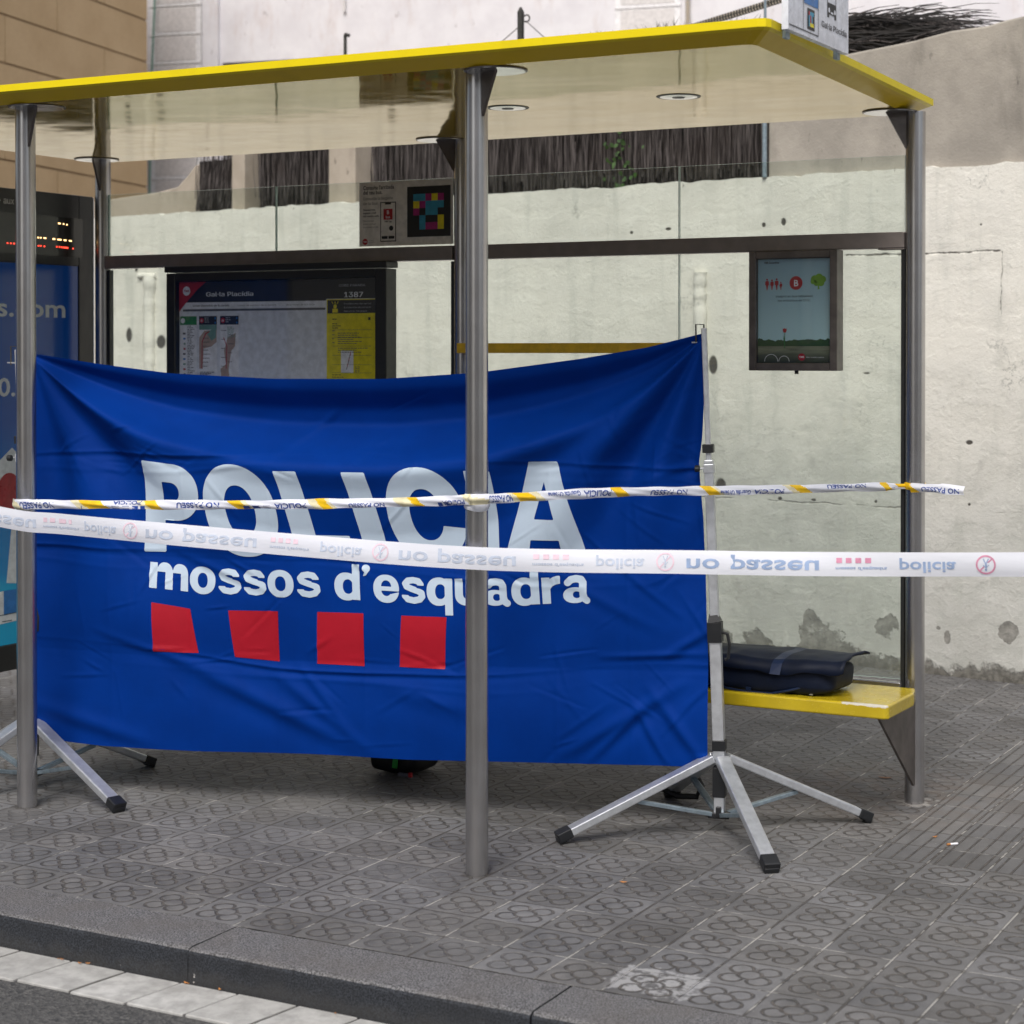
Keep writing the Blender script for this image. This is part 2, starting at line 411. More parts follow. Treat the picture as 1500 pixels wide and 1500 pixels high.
    base_h = g.ma('ADD', z, g.ma('MULTIPLY', g.ma('SUBTRACT', g.noise(g.scale(q, (7, 1, 5)), 1.0, 5, 0.65), 0.5), 0.26))
    bm = g.mr(base_h, 0.035, 0.075, 1, 0)
    pm2 = g.ma('MAXIMUM', pm, bm)
    pc = g.mix(g.mr(g.noise(q, 14, 5, 0.7), 0.3, 0.7), (0.17, 0.165, 0.15), (0.34, 0.33, 0.30))
    pc = g.mix(g.mr(z, 0.0, 0.14, 0.7, 0.0), pc, g.mix(g.mr(g.noise(q, 30, 4), 0.4, 0.6), (0.055, 0.05, 0.042), (0.15, 0.14, 0.12)))
    c = g.mix(pm2, c, pc)
    rim = g.ma('MULTIPLY', g.mr(g.ma('ABSOLUTE', g.ma('SUBTRACT', peel, 1.06)), 0.0, 0.08, 1, 0), 0.35)
    c = g.mix(rim, c, (0.62, 0.61, 0.57))
    hole = None
    for tc, zc, r, rz in ((-6.52, 1.79, 0.032, 0.055), (-6.19, 1.74, 0.05, 0.05), (-4.10, 1.92, 0.035, 0.05), (-1.76, 1.60, 0.03, 0.055), (-1.71, 0.925, 0.035, 0.045), (-1.436, 2.37, 0.013, 0.014), (-1.317, 2.381, 0.016, 0.022),
                         (-1.334, 0.873, 0.014, 0.01), (-1.13, 0.875, 0.016, 0.007), (-0.763, 0.885, 0.008, 0.009), (-0.179, 2.324, 0.006, 0.006), (-0.24, 0.893, 0.008, 0.008), (-2.3, 2.36, 0.012, 0.01), (-2.05, 2.37, 0.02, 0.009),
                         (-0.817, 1.56, 0.02, 0.006), (-5.2, 2.2, 0.012, 0.012), (-6.6, 2.33, 0.02, 0.012), (-6.45, 2.25, 0.014, 0.02), (-6.8, 2.3, 0.012, 0.012), (-0.24, 1.21, 0.02, 0.012)):
        dd = dist(tc, zc, r, rz, 0.012)
        hole = dd if hole is None else g.ma('MINIMUM', hole, dd)
    hm = g.mr(hole, 0.75, 1.1, 1, 0)
    c = g.mix(hm, c, (0.085, 0.078, 0.068))
    # crack along a shutter board line, dropping down at the right
    wz = g.ma('MULTIPLY', g.ma('SUBTRACT', g.noise(q, 9, 4), 0.5), 0.035)
    ck = g.mr(g.ma('ABSOLUTE', g.ma('SUBTRACT', g.ma('ADD', z, wz), 2.185)), 0.002, 0.007, 1, 0)
    ck = g.ma('MULTIPLY', ck, g.ma('MULTIPLY', g.ma('GREATER_THAN', t, -0.94), g.ma('LESS_THAN', t, -0.075)))
    ck2 = g.mr(g.ma('ABSOLUTE', g.ma('SUBTRACT', g.ma('ADD', t, wz), -0.07)), 0.001, 0.005, 1, 0)
    ck2 = g.ma('MULTIPLY', ck2, g.ma('MULTIPLY', g.ma('LESS_THAN', z, 2.185), g.ma('GREATER_THAN', z, 1.86)))
    ck3 = g.mr(g.ma('ABSOLUTE', g.ma('SUBTRACT', g.ma('ADD', z, wz), 0.86)), 0.001, 0.006, 1, 0)
    ck3 = g.ma('MULTIPLY', ck3, g.mr(g.noise(q, 3, 2), 0.45, 0.55))
    crk = g.ma('MAXIMUM', g.ma('MAXIMUM', ck, ck2), g.ma('MULTIPLY', ck3, 0.7))
    c = g.mix(g.ma('MULTIPLY', crk, g.mr(g.noise(q, 20, 3), 0.38, 0.56)), c, (0.16, 0.15, 0.13))
    h = g.ma('ADD', g.ma('MULTIPLY', trowel, 1.0), g.ma('MULTIPLY', fine, 0.25))
    h = g.ma('SUBTRACT', h, g.ma('MULTIPLY', g.ma('MAXIMUM', pm2, hm), 0.6))
    h = g.ma('SUBTRACT', h, g.ma('MULTIPLY', crk, 0.5))
    return g.set(base=c, rough=0.8, spec=0.25, normal=g.bump(h, 0.6, 0.016))
MT['wall'] = wall_paint()

def concrete(name, a, b, stain=(0.2, 0.18, 0.16)):
    g = G(name)
    p = g.pos()
    f = g.noise(p, 3.2, 7, 0.65)
    s = g.noise(g.scale(p, (5, 5, 1.6)), 1.0, 6, 0.65)
    fine = g.noise(p, 80, 4, 0.6)
    c = g.mix(g.mr(f, 0.3, 0.7), a, b)
    c = g.mix(g.mr(s, 0.52, 0.75, 0, 0.6), c, stain)
    sp = g.mr(g.noise(g.scale(p, (16, 16, 7)), 1.0, 4, 0.6), 0.66, 0.72)
    c = g.mix(g.ma('MULTIPLY', sp, 0.55), c, tuple(x * 0.5 for x in stain))
    return g.set(base=c, rough=0.85, spec=0.25, normal=g.bump(g.ma('ADD', s, g.ma('MULTIPLY', fine, 0.4)), 0.5, 0.012))
MT['concrete'] = concrete('bare weathered concrete', (0.29, 0.265, 0.23), (0.40, 0.365, 0.315), (0.17, 0.155, 0.135))
MT['pillar'] = concrete('beige rendered pillar', (0.33, 0.285, 0.225), (0.42, 0.365, 0.30), (0.24, 0.21, 0.175))
MT['render'] = concrete('off white facade render', (0.68, 0.66, 0.69), (0.76, 0.745, 0.77), (0.60, 0.53, 0.52))
MT['shutter'] = plain('grey white shutter', (0.66, 0.63, 0.62), 0.6)
MT['shutter_frame'] = plain('white shutter frame', (0.80, 0.79, 0.80), 0.6)
MT['opening'] = plain('dark opening', (0.02, 0.017, 0.015), 0.6)
MT['soil'] = plain('terrace soil', (0.12, 0.10, 0.08), 0.9)

def heather():
    g = G('dead heather twigs')
    p = g.pos()
    f = g.noise(g.scale(p, (70, 70, 4)), 1.0, 4, 0.6)
    b = g.noise(p, 3, 4)
    c = g.mix(g.mr(f, 0.35, 0.68), (0.014, 0.011, 0.010), (0.105, 0.092, 0.088))
    c = g.mix(g.mr(b, 0.5, 0.7, 0, 0.4), c, (0.04, 0.03, 0.025))
    return g.set(base=c, rough=0.85, spec=0.2)
MT['heather'] = heather()
MT['heather_dark'] = plain('black heather core', (0.014, 0.012, 0.011), 0.9, var=0.5)
MT['leaf'] = plain('ivy leaf', (0.035, 0.075, 0.015), 0.5, var=0.4, vscale=25)

def cladding():
    g = G('tan stone cladding')
    p = g.pos()
    f = g.noise(p, 1.2, 5, 0.6)
    n2 = g.noise(p, 40, 4, 0.6)
    c = g.mix(g.mr(f, 0.3, 0.7), (0.44, 0.315, 0.175), (0.51, 0.375, 0.22))
    c = g.mix(g.mr(n2, 0.4, 0.7, 0, 0.25), c, (0.35, 0.255, 0.155))
    return g.set(base=c, rough=0.8, spec=0.25)
MT['cladding'] = cladding()
MT['cladding_joint'] = plain('cladding joint', (0.24, 0.165, 0.09), 0.9)

def cloth(name, base, dark, rough=0.5, weave=900, spec=0.3):
    g = G(name)
    p = g.pos()
    f = g.noise(p, 6, 4)
    wv = g.noise(p, weave, 2)
    wr = g.noise(p, 26, 4, 0.6)
    c = g.mix(g.mr(f, 0.3, 0.7), dark, base)
    return g.set(base=c, rough=rough, spec=spec, normal=g.bump(g.ma('ADD', g.ma('MULTIPLY', wv, 0.15), wr), 0.22, 0.004))
MT['blue_cloth'] = cloth('royal blue polyester', (0.0, 0.030, 0.222), (0.0, 0.026, 0.195), 0.66, 900, 0.06)
MT['cloth_white'] = cloth('pale blue white print on cloth', (0.50, 0.60, 0.71), (0.46, 0.56, 0.67), 0.5)
MT['cloth_red'] = cloth('red print on cloth', (0.40, 0.006, 0.020), (0.35, 0.005, 0.017), 0.5)
MT['navy'] = cloth('navy nylon', (0.0035, 0.0075, 0.022), (0.002, 0.0045, 0.013), 0.55, 500, 0.2)
MT['navy_strap'] = cloth('navy webbing', (0.005, 0.014, 0.045), (0.004, 0.011, 0.036), 0.45, 300)
MT['bag_black'] = cloth('black nylon', (0.008, 0.008, 0.009), (0.005, 0.005, 0.006), 0.5, 400)
MT['bag_green'] = plain('bright green webbing', (0.01, 0.22, 0.02), 0.6)

def tape_plastic(name, base, tr):
    g = G(name)
    p = g.pos()
    nt = g.nt
    g.set(base=base, rough=0.32, spec=0.5, normal=g.bump(g.noise(g.scale(p, (6, 6, 30)), 1.0, 3), 0.15, 0.01))
    t = g.n('BsdfTranslucent', {'Color': (*base, 1)})
    mx = g.n('MixShader', {0: tr, 1: g.b.outputs[0], 2: t.outputs[0]})
    nt.links.new(mx.outputs[0], g.out.inputs[0])
    return g.m
MT['tape'] = tape_plastic('white barrier tape film', (0.84, 0.86, 0.93), 0.22)
MT['tape_faded'] = plain('show through grey print', (0.50, 0.56, 0.68), 0.4)
MT['tape_ink'] = plain('show through blue print', (0.30, 0.40, 0.60), 0.4)
MT['tape_pink'] = plain('show through pink print', (0.74, 0.56, 0.65), 0.4)
MT['tape_rose'] = plain('show through rose print', (0.62, 0.26, 0.38), 0.4)
MT['tape_yellow'] = plain('yellow tape band', (0.80, 0.50, 0.01), 0.35)
MT['tape_blue'] = plain('blue tape print', (0.015, 0.055, 0.30), 0.35)
MT['tape_cream'] = plain('cream tape band', (0.74, 0.68, 0.45), 0.35)

def led(name, col, s):
    g = G(name)
    return g.set(base=(0.02, 0.02, 0.02), emit=col, estr=s)
MT['led_red'] = led('red display dots', (1.0, 0.06, 0.03), 2.2)
MT['led_amber'] = led('amber display dots', (1.0, 0.62, 0.25), 2.6)
MT['display'] = plain('dark display glass', (0.035, 0.035, 0.034), 0.12, vscale=5)

def ad_print():
    g = G('printed blue advert')
    p = g.pos()
    z = g.sep(p)[2]
    y = g.sep(p)[1]
    c = g.mix(g.mr(z, 0.55, 1.35, 0, 1, False), (0.008, 0.19, 0.42), (0.002, 0.050, 0.24))
    c = g.mix(g.mr(z, 0.70, 0.60), c, (0.012, 0.27, 0.46))
    f = g.noise(p, 12, 3)
    return g.set(base=c, rough=0.16, emit=c, estr=0.08)      # lit from inside
MT['ad'] = ad_print()
MT['ad_white'] = plain('pale advert print', (0.62, 0.66, 0.68), 0.3)
MT['ad_red'] = plain('dark red advert print', (0.34, 0.02, 0.03), 0.3)
MT['ad_line'] = plain('advert line drawing', (0.06, 0.09, 0.11), 0.3)

def poster_print():
    g = G('printed meadow poster')
    p = g.pos()
    x, y, z = g.sep(p)
    zz = g.ma('ADD', z, g.ma('MULTIPLY', g.ma('SUBTRACT', g.noise(g.scale(p, (40, 1, 10)), 1.0, 4), 0.5), 0.03))
    skyc = g.mix(g.mr(z, 1.72, 2.03), (0.46, 0.68, 0.72), (0.29, 0.46, 0.55))
    land = g.mix(g.mr(z, 1.63, 1.70), (0.04, 0.055, 0.035), (0.26, 0.28, 0.18))
    land = g.mix(g.mr(g.noise(g.scale(p, (12, 1, 90)), 1.0, 4), 0.3, 0.7, 0, 0.5), land, (0.05, 0.055, 0.035))
    tree = g.mix(g.noise(p, 60, 4), (0.012, 0.05, 0.02), (0.05, 0.12, 0.03))
    c = g.mix(g.ma('LESS_THAN', zz, 1.722), skyc, tree)
    c = g.mix(g.ma('LESS_THAN', z, 1.698), c, land)
    return g.set(base=c, rough=0.3)
MT['poster'] = poster_print()

# ------------------------------------------------------------------ mesh builder
import os
def load_font():
    try:
        pth = os.path.join(bpy.utils.system_resource('DATAFILES', path='fonts'), 'Inter.woff2')
        return bpy.data.fonts.load(pth)
    except Exception:
        return None
FONT = load_font()
_tc = {}
def text_mesh(body, bold=False):
    key = (body, bold)
    if key in _tc:
        return _tc[key]
    cu = bpy.data.curves.new('t', 'FONT')
    cu.body = body
    cu.size = 1.0
    cu.resolution_u = 3
    if FONT and not bold:
        cu.font = FONT
    if bold:
        cu.offset = 0.018
    o = bpy.data.objects.new('t', cu)
    COL.objects.link(o)
    me = bpy.data.meshes.new_from_object(o)
    vs = np.array([v.co[:] for v in me.vertices]) if len(me.vertices) else np.zeros((0, 3))
    fs = [tuple(p.vertices) for p in me.polygons]
    bpy.data.objects.remove(o); bpy.data.curves.remove(cu); bpy.data.meshes.remove(me)
    _tc[key] = (vs, fs)
    return vs, fs

class MB:
    def __init__(s):
        s.v, s.f, s.mi, s.mats = [], [], [], []
    def mid(s, mat):
        m = MT[mat]
        if m not in s.mats:
            s.mats.append(m)
        return s.mats.index(m)
    def add(s, vs, fs, mat):
        o = len(s.v)
        s.v.extend(tuple(float(c) for c in v) for v in vs)
        k = s.mid(mat)
        for f in fs:
            s.f.append(tuple(i + o for i in f)); s.mi.append(k)
    def box(s, lo, hi, mat, fr=None):
        x0, y0, z0 = lo; x1, y1, z1 = hi
        vs = [(x0, y0, z0), (x1, y0, z0), (x1, y1, z0), (x0, y1, z0), (x0, y0, z1), (x1, y0, z1), (x1, y1, z1), (x0, y1, z1)]
        if fr: vs = [fr(*v) for v in vs]
        s.add(vs, [(3, 2, 1, 0), (4, 5, 6, 7), (0, 1, 5, 4), (1, 2, 6, 5), (2, 3, 7, 6), (3, 0, 4, 7)], mat)
    def bar(s, a, b, w, h, mat, up=(0, 0, 1), taper=1.0):
        a, b = Vector(a), Vector(b)
        d = (b - a).normalized()
        sd = d.cross(Vector(up))
        if sd.length < 1e-4: sd = d.cross(Vector((0, 1, 0)))
        sd.normalize()
        u = sd.cross(d).normalized()
        vs = []
        for p, k in ((a, 1.0), (b, taper)):
            for q, r in ((-1, -1), (1, -1), (1, 1), (-1, 1)):
                vs.append(p + sd * (q * w / 2 * k) + u * (r * h / 2 * k))
        s.add(vs, [(3, 2, 1, 0), (4, 5, 6, 7), (0, 1, 5, 4), (1, 2, 6, 5), (2, 3, 7, 6), (3, 0, 4, 7)], mat)
    def tube(s, pts, r, mat, n=10, cap=True):
        pts = [Vector(p) for p in pts]
        rs = r if isinstance(r, (list, tuple)) else [r] * len(pts)
        vs, fs = [], []
        ref = Vector((0.31, 0.52, 0.79))
        for i, p in enumerate(pts):
            d = (pts[min(i + 1, len(pts) - 1)] - pts[max(i - 1, 0)]).normalized()
            sd = d.cross(ref).normalized(); u = sd.cross(d)
            for k in range(n):
                a = 2 * math.pi * k / n
                vs.append(p + sd * (math.cos(a) * rs[i]) + u * (math.sin(a) * rs[i]))
        for i in range(len(pts) - 1):
            for k in range(n):
                fs.append((i * n + k, i * n + (k + 1) % n, (i + 1) * n + (k + 1) % n, (i + 1) * n + k))
        if cap:
            fs.append(tuple(range(n))[::-1]); fs.append(tuple((len(pts) - 1) * n + k for k in range(n)))
        s.add(vs, fs, mat)
    def lathe(s, c, prof, mat, n=28):
        vs, fs = [], []
        for r, z in prof:
            for k in range(n):
                a = 2 * math.pi * k / n
                vs.append((c[0] + r * math.cos(a), c[1] + r * math.sin(a), c[2] + z))
        for i in range(len(prof) - 1):
            for k in range(n):
                fs.append((i * n + k, i * n + (k + 1) % n, (i + 1) * n + (k + 1) % n, (i + 1) * n + k))
        fs.append(tuple(range(n))[::-1]); fs.append(tuple((len(prof) - 1) * n + k for k in range(n)))
        s.add(vs, fs, mat)
    def prism(s, poly, fr, d0, d1, mat):
        """poly: (a, b) outline; fr(a, b, d) maps to the world; solid between depths d0 and d1."""
        n = len(poly)
        vs = [fr(a, b, d0) for a, b in poly] + [fr(a, b, d1) for a, b in poly]
        fs = [tuple(range(n))[::-1], tuple(range(n, 2 * n))] + [(i, (i + 1) % n, n + (i + 1) % n, n + i) for i in range(n)]
        s.add(vs, fs, mat)
    def flat(s, poly, fr, d, mat):
        s.add([fr(a, b, d) for a, b in poly], [tuple(range(len(poly)))], mat)
    def rect(s, a0, b0, a1, b1, fr, d, mat):
        s.flat([(a0, b0), (a1, b0), (a1, b1), (a0, b1)], fr, d, mat)
    def disc(s, a, b, r, fr, d, mat, n=24, ry=None):
        ry = ry or r
        s.flat([(a + r * math.cos(2 * math.pi * k / n), b + ry * math.sin(2 * math.pi * k / n)) for k in range(n)], fr, d, mat)
    def ring(s, a, b, r0, r1, fr, d, mat, n=28):
        vs, fs = [], []
        for k in range(n):
            t = 2 * math.pi * k / n
            for r in (r0, r1):
                vs.append(fr(a + r * math.cos(t), b + r * math.sin(t), d))
        for k in range(n):
            j = (k + 1) % n
            fs.append((2 * k, 2 * k + 1, 2 * j + 1, 2 * j))
        s.add(vs, fs, mat)
    def text(s, body, a, b, size, fr, d, mat, bold=False, width=None, align='L', flipv=False, flipu=False):
        vs, fs = text_mesh(body, bold)
        if not len(vs): return 0
        w = vs[:, 0].max()
        sx = size if width is None else width / w
        off = 0 if align == 'L' else (-w * sx / 2 if align == 'C' else -w * sx)
        pts = []
        for v in vs:
            u = v[0] * sx + off
            q = v[1] * size
            if flipu: u = -u
            if flipv: q = -q
            pts.append(fr(a + u, b + q, d))
        s.add(pts, fs, mat)
        return w * sx
    def build(s, name, parent=None, smooth=False, bevel=0.0, seg=2, origin=None, angle=35):
        me = bpy.data.meshes.new(name)
        V = np.array(s.v, dtype=float)
        root = parent
        off = Vector((0, 0, 0))
        while root is not None:
            off += root.location; root = root.parent
        if parent is None:
            if origin is None:
                origin = ((V[:, 0].min() + V[:, 0].max()) / 2, (V[:, 1].min() + V[:, 1].max()) / 2, V[:, 2].min())
            off = Vector(origin)
        V = V - np.array(off)
        me.from_pydata([tuple(v) for v in V], [], s.f)
        for m in s.mats: me.materials.append(m)
        me.polygons.foreach_set('material_index', s.mi)
        if smooth:
            me.polygons.foreach_set('use_smooth', [True] * len(me.polygons))
        me.update()
        o = bpy.data.objects.new(name, me)
        COL.objects.link(o)
        if parent is not None: o.parent = parent
        else: o.location = off
        if bevel:
            b = o.modifiers.new('bevel', 'BEVEL'); b.width = bevel; b.segments = seg; b.limit_method = 'ANGLE'; b.angle_limit = R(angle)
        if smooth and not bevel:
            try: me.set_sharp_from_angle(angle=R(angle))
            except Exception: pass
        return o

def thing(name, label, cat, loc, group=None):
    o = bpy.data.objects.new(name, None)
    COL.objects.link(o)
    o.location = loc; o.empty_display_size = 0.1
    return tag(o, label, cat, group)
def tag(o, label, cat, group=None):
    o['label'] = label; o['category'] = cat
    if group: o['group'] = group
    return o
def struct(o):
    o['kind'] = 'structure'
    return o
def clone(o, parent=None, loc=None):
    c = o.copy(); COL.objects.link(c); c.parent = parent
    if loc is not None: c.location = loc
    for ch in list(o.children): clone(ch, c)
    return c
def interp(x, pts):
    xs = [p[0] for p in pts]; ys = [p[1] for p in pts]
    return np.interp(x, xs, ys)
def smooth_interp(pts, n=4001):
    """Piecewise curve through pts, softened; returns a vectorised function."""
    xs = np.linspace(pts[0][0], pts[-1][0], n)
    ys = np.interp(xs, [p[0] for p in pts], [p[1] for p in pts])
    k = max(3, n // 40) | 1
    ker = np.hanning(k + 2)[1:-1]; ker /= ker.sum()
    pad = k // 2
    yp = np.concatenate([2 * ys[0] - ys[1:pad + 1][::-1], ys, 2 * ys[-1] - ys[-pad - 1:-1][::-1]])
    ys = np.convolve(yp, ker, 'valid')
    return lambda x: np.interp(x, xs, ys)

# ------------------------------------------------------------------ ground
b = MB(); b.add([(-60, 0.0, 0), (40, 0.0, 0), (40, 60, 0), (-60, 60, 0)], [(0, 1, 2, 3)], 'panot')
struct(b.build('pavement', origin=(0, 0, 0)))
b = MB(); b.add([(-80, -80, -0.104), (80, -80, -0.104), (80, 0, -0.104), (-80, 0, -0.104)], [(0, 1, 2, 3)], 'asphalt')
struct(b.build('road', origin=(0, 0, 0)))
# kerb of long granite stones with a rounded nose
b = MB()
prof = [(-0.002, 0.0005), (-0.208, 0.0), (-0.218, -0.002), (-0.225, -0.007), (-0.228, -0.015), (-0.229, -0.05), (-0.231, -0.12)]
for k in range(-14, 14):
    x0, x1 = 0.818 + 1.096 * k + (0.0008 if k % 2 == 0 else 0.003), 0.818 + 1.096 * (k + 1) - (0.0008 if k % 2 else 0.003)
    dz = random.uniform(-0.0015, 0.001); nseg = 30
    for i in range(len(prof) - 1):
        (ya, za), (yb, zb) = prof[i], prof[i + 1]
        vs, fs = [], []
        for j in range(nseg + 1):
            x = x0 + (x1 - x0) * j / nseg
            jt = lambda q: 0.0016 * mnoise.noise(Vector((x * 14, q * 40, k)))
            vs += [(x, ya + jt(i), za + dz + jt(i + 9)), (x, yb + jt(i + 1), zb + dz + jt(i + 10))]
        for j in range(nseg):
            fs.append((2 * j, 2 * j + 2, 2 * j + 3, 2 * j + 1))
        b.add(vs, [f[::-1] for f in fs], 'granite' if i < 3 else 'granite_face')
    for xe in (x0, x1):
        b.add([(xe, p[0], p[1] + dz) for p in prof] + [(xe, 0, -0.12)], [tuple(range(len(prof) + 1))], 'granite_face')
struct(b.build('kerb', origin=(0, 0, 0), smooth=True))
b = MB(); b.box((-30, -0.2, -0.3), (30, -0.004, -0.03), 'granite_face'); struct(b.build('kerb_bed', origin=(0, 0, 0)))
# gutter tiles
b = MB()
gx = [-6 + 0.2 * k for k in range(80)]
for i in range(len(gx) - 1):
    x0, x1 = gx[i] + random.uniform(0.002, 0.005), gx[i + 1] - random.uniform(0.002, 0.005)
    dz = random.uniform(-0.0015, 0.0015)
    y1, y0 = -0.237, -0.437 + random.uniform(-0.004, 0.003)
    sk = -0.010
    fr = lambda x, y, z: (x + (y + 0.237) * 0.16, y, z)
    b.box((x0, y0, -0.13), (x1, y1, -0.0965 + dz), 'gutter', fr)
struct(b.build('gutter', origin=(0, 0, 0), bevel=0.003, seg=1))

# ------------------------------------------------------------------ walls behind
tops = [(-30, 2.63), (0.8, 2.63)]
b = MB()
n = 900
ts = np.linspace(-22, 14, n)
vs, fs = [], []
rows = 10
for i, t in enumerate(ts):
    jag = 0.012 * mnoise.noise(Vector((t * 6, 0, 1))) + 0.010 * mnoise.noise(Vector((t * 30, 3, 1))) - 0.02 * max(0, mnoise.noise(Vector((t * 2.2, 9, 4)))) ** 1
    zt = 2.632 + jag
    for r in range(rows + 1):
        z = zt * r / rows
        bulge = 0.012 * mnoise.noise(Vector((t * 0.8, z * 0.9, 0))) + 0.004 * mnoise.noise(Vector((t * 4, z * 4, 2)))
        vs.append(WP(t, -bulge, z))
    vs.append(WP(t, 0.045, zt + 0.004))
R1 = rows + 2
for i in range(n - 1):
    for r in range(R1 - 1):
        fs.append((i * R1 + r, (i + 1) * R1 + r, (i + 1) * R1 + r + 1, i * R1 + r + 1))
b.add(vs, fs, 'wall')
# plastered-over pipe runs
for t0, z0, z1, w in ((-6.296, 1.2, 2.20, 0.055), (-1.835, 1.55, 2.12, 0.045)):
    pts = [WP(t0 + 0.006 * mnoise.noise(Vector((z * 5, t0, 0))), -0.012, z) for z in np.linspace(z0, z1, 24)]
    b.tube(pts, [w * (0.85 + 0.3 * mnoise.noise(Vector((k * 0.7, t0, 5)))) for k in range(24)], 'wall', 10)
pts = [WP(t, -0.002, 2.205 + 0.01 * mnoise.noise(Vector((t * 9, 0, 0)))) for t in np.linspace(-6.42, -6.24, 12)]
b.tube(pts, 0.02, 'wall', 8)
tag(b.build('painted_wall', smooth=True, angle=60), 'long white painted plaster wall, peeling to grey at its foot, behind the bus shelter', 'wall')

b = MB()
topl = [(-1.427, 3.22), (-0.93, 3.27), (-0.60, 3.296), (-0.35, 3.333), (-0.18, 3.336), (-0.02, 3.363), (0.5, 3.42), (2, 3.5), (14, 3.6)]
fw = lambda t, z, o: WP(t, o, z)
tt = np.linspace(-1.427, 14, 160)
outline = [(-1.427, 0.0), (14, 0.0)] + [(t, float(interp(t, topl)) + 0.008 * mnoise.noise(Vector((t * 8, 1, 1)))) for t in tt[::-1]]
b.prism(outline, fw, 0.03, 0.30, 'concrete')
tag(b.build('concrete_wall', bevel=0.012), 'bare grey brown concrete wall rising above the white paint at the right', 'wall')
b = MB(); b.prism([(-22, 0), (-1.43, 0), (-1.43, 2.60), (-22, 2.60)], fw, 0.055, 0.32, 'concrete')
struct(b.build('terrace_wall'))
b = MB(); b.add([WP(-40, 0.3, 2.55), WP(30, 0.3, 2.55), WP(30, 40, 2.55), WP(-40, 40, 2.55)], [(0, 1, 2, 3)], 'soil')
struct(b.build('terrace', origin=(0, 0, 2.55)))

def heather_panel(t0, t1, z0, z1, off, seed, lean=0.0):
    rnd = random.Random(seed)
    b = MB()
    b.prism([(t0, z0), (t1, z0), (t1, z1 - 0.06), (t0, z1 - 0.06)], fw, off + 0.03, off + 0.045, 'heather_dark')
    vs, fs = [], []
    for k in range(int((t1 - t0) * 420)):
        t = rnd.uniform(t0, t1); o = off + rnd.uniform(-0.02, 0.03)
        w = rnd.uniform(0.0025, 0.006); za = z0 + rnd.uniform(0, 0.12); zb = za + rnd.uniform(0.18, z1 - z0)
        zb = min(zb, z1 + rnd.uniform(-0.05, 0.05))
        dx = rnd.gauss(lean, 0.02); m = rnd.gauss(0, 0.006)
        i0 = len(vs)
        for f, ww in ((0, w), (0.5, w), (1, w * 0.5)):
            tt = t + dx * f + m * math.sin(f * math.pi)
            vs += [WP(tt - ww, o, za + (zb - za) * f), WP(tt + ww, o + rnd.uniform(-0.004, 0.004), za + (zb - za) * f)]
        fs += [(i0, i0 + 1, i0 + 3, i0 + 2), (i0 + 2, i0 + 3, i0 + 5, i0 + 4)]
    b.add(vs, fs, 'heather')
    return b.build('heather_screen')
GH = 'dead heather screens on top of the wall'
tag(heather_panel(-5.95, -5.57, 2.62, 3.05, 0.10, 1, 0.05), 'short tangled dark heather screen left of both beige pillars', 'fence', GH)
tag(heather_panel(-5.39, -4.69, 2.62, 3.20, 0.12, 2), 'dark heather screen between the two beige pillars', 'fence', GH)
tag(heather_panel(-4.37, -1.44, 2.62, 3.25, 0.12, 3), 'longest dark heather screen, right of the beige pillars, reaching the concrete wall', 'fence', GH)
def pillar(t0, t1, label, h):
    b = MB(); b.prism([(t0, 2.60), (t1, 2.60), (t1, h), (t0, h)], fw, 0.05, 0.28, 'pillar')
    tag(b.build('fence_pillar', bevel=0.008), label, 'pillar', 'beige pillars between the heather screens')
pillar(-5.56, -5.44, 'narrow beige rendered pillar, nearer the tan building, between heather screens', 3.2)
pillar(-4.68, -4.45, 'wide beige rendered pillar seen above the square colour code notice', 3.3)
b = MB()
b.prism([(-7.6, 2.60), (-5.96, 2.60), (-5.96, 2.985), (-6.03, 2.97), (-6.10, 2.905), (-6.2, 2.83), (-6.43, 2.80), (-7.6, 2.74)], fw, 0.16, 0.30, 'pillar')
tag(b.build('garden_wall', bevel=0.01), 'low sloping brown garden wall beside the tan building', 'wall')
# steel edge post where heather meets concrete
b = MB(); b.tube([WP(-1.43, -0.005, 2.63), WP(-1.43, -0.005, 3.3)], 0.014, 'galv', 10)
tag(b.build('fence_post', smooth=True), 'thin galvanised post where the heather screen meets the concrete wall', 'post')
# ivy in the screen
b = MB(); rnd = random.Random(5); vs, fs = [], []
for k in range(46):
    z = rnd.uniform(2.62, 3.0); t = -2.42 + rnd.gauss(0, 0.06); o = 0.06 + rnd.uniform(-0.02, 0.03); r = rnd.uniform(0.008, 0.019)
    a = rnd.uniform(0, 6.28); i0 = len(vs); ti = rnd.uniform(-0.5, 0.5)
    for kk in range(5):
        aa = a + kk * 2 * math.pi / 5; rr = r * (1 if kk % 2 == 0 else 0.75)
        vs.append(WP(t + rr * math.cos(aa), o + ti * rr * math.sin(aa), z + rr * math.sin(aa)))
    fs.append(tuple(range(i0, i0 + 5)))
b.add(vs, fs, 'leaf')
b.tube([WP(-2.43, 0.09, 2.6), WP(-2.41, 0.08, 2.75), WP(-2.44, 0.085, 2.9), WP(-2.42, 0.09, 3.02)], 0.004, 'heather', 6)
tag(b.build('ivy_plant'), 'small green ivy growing through the dark heather screen', 'plant')

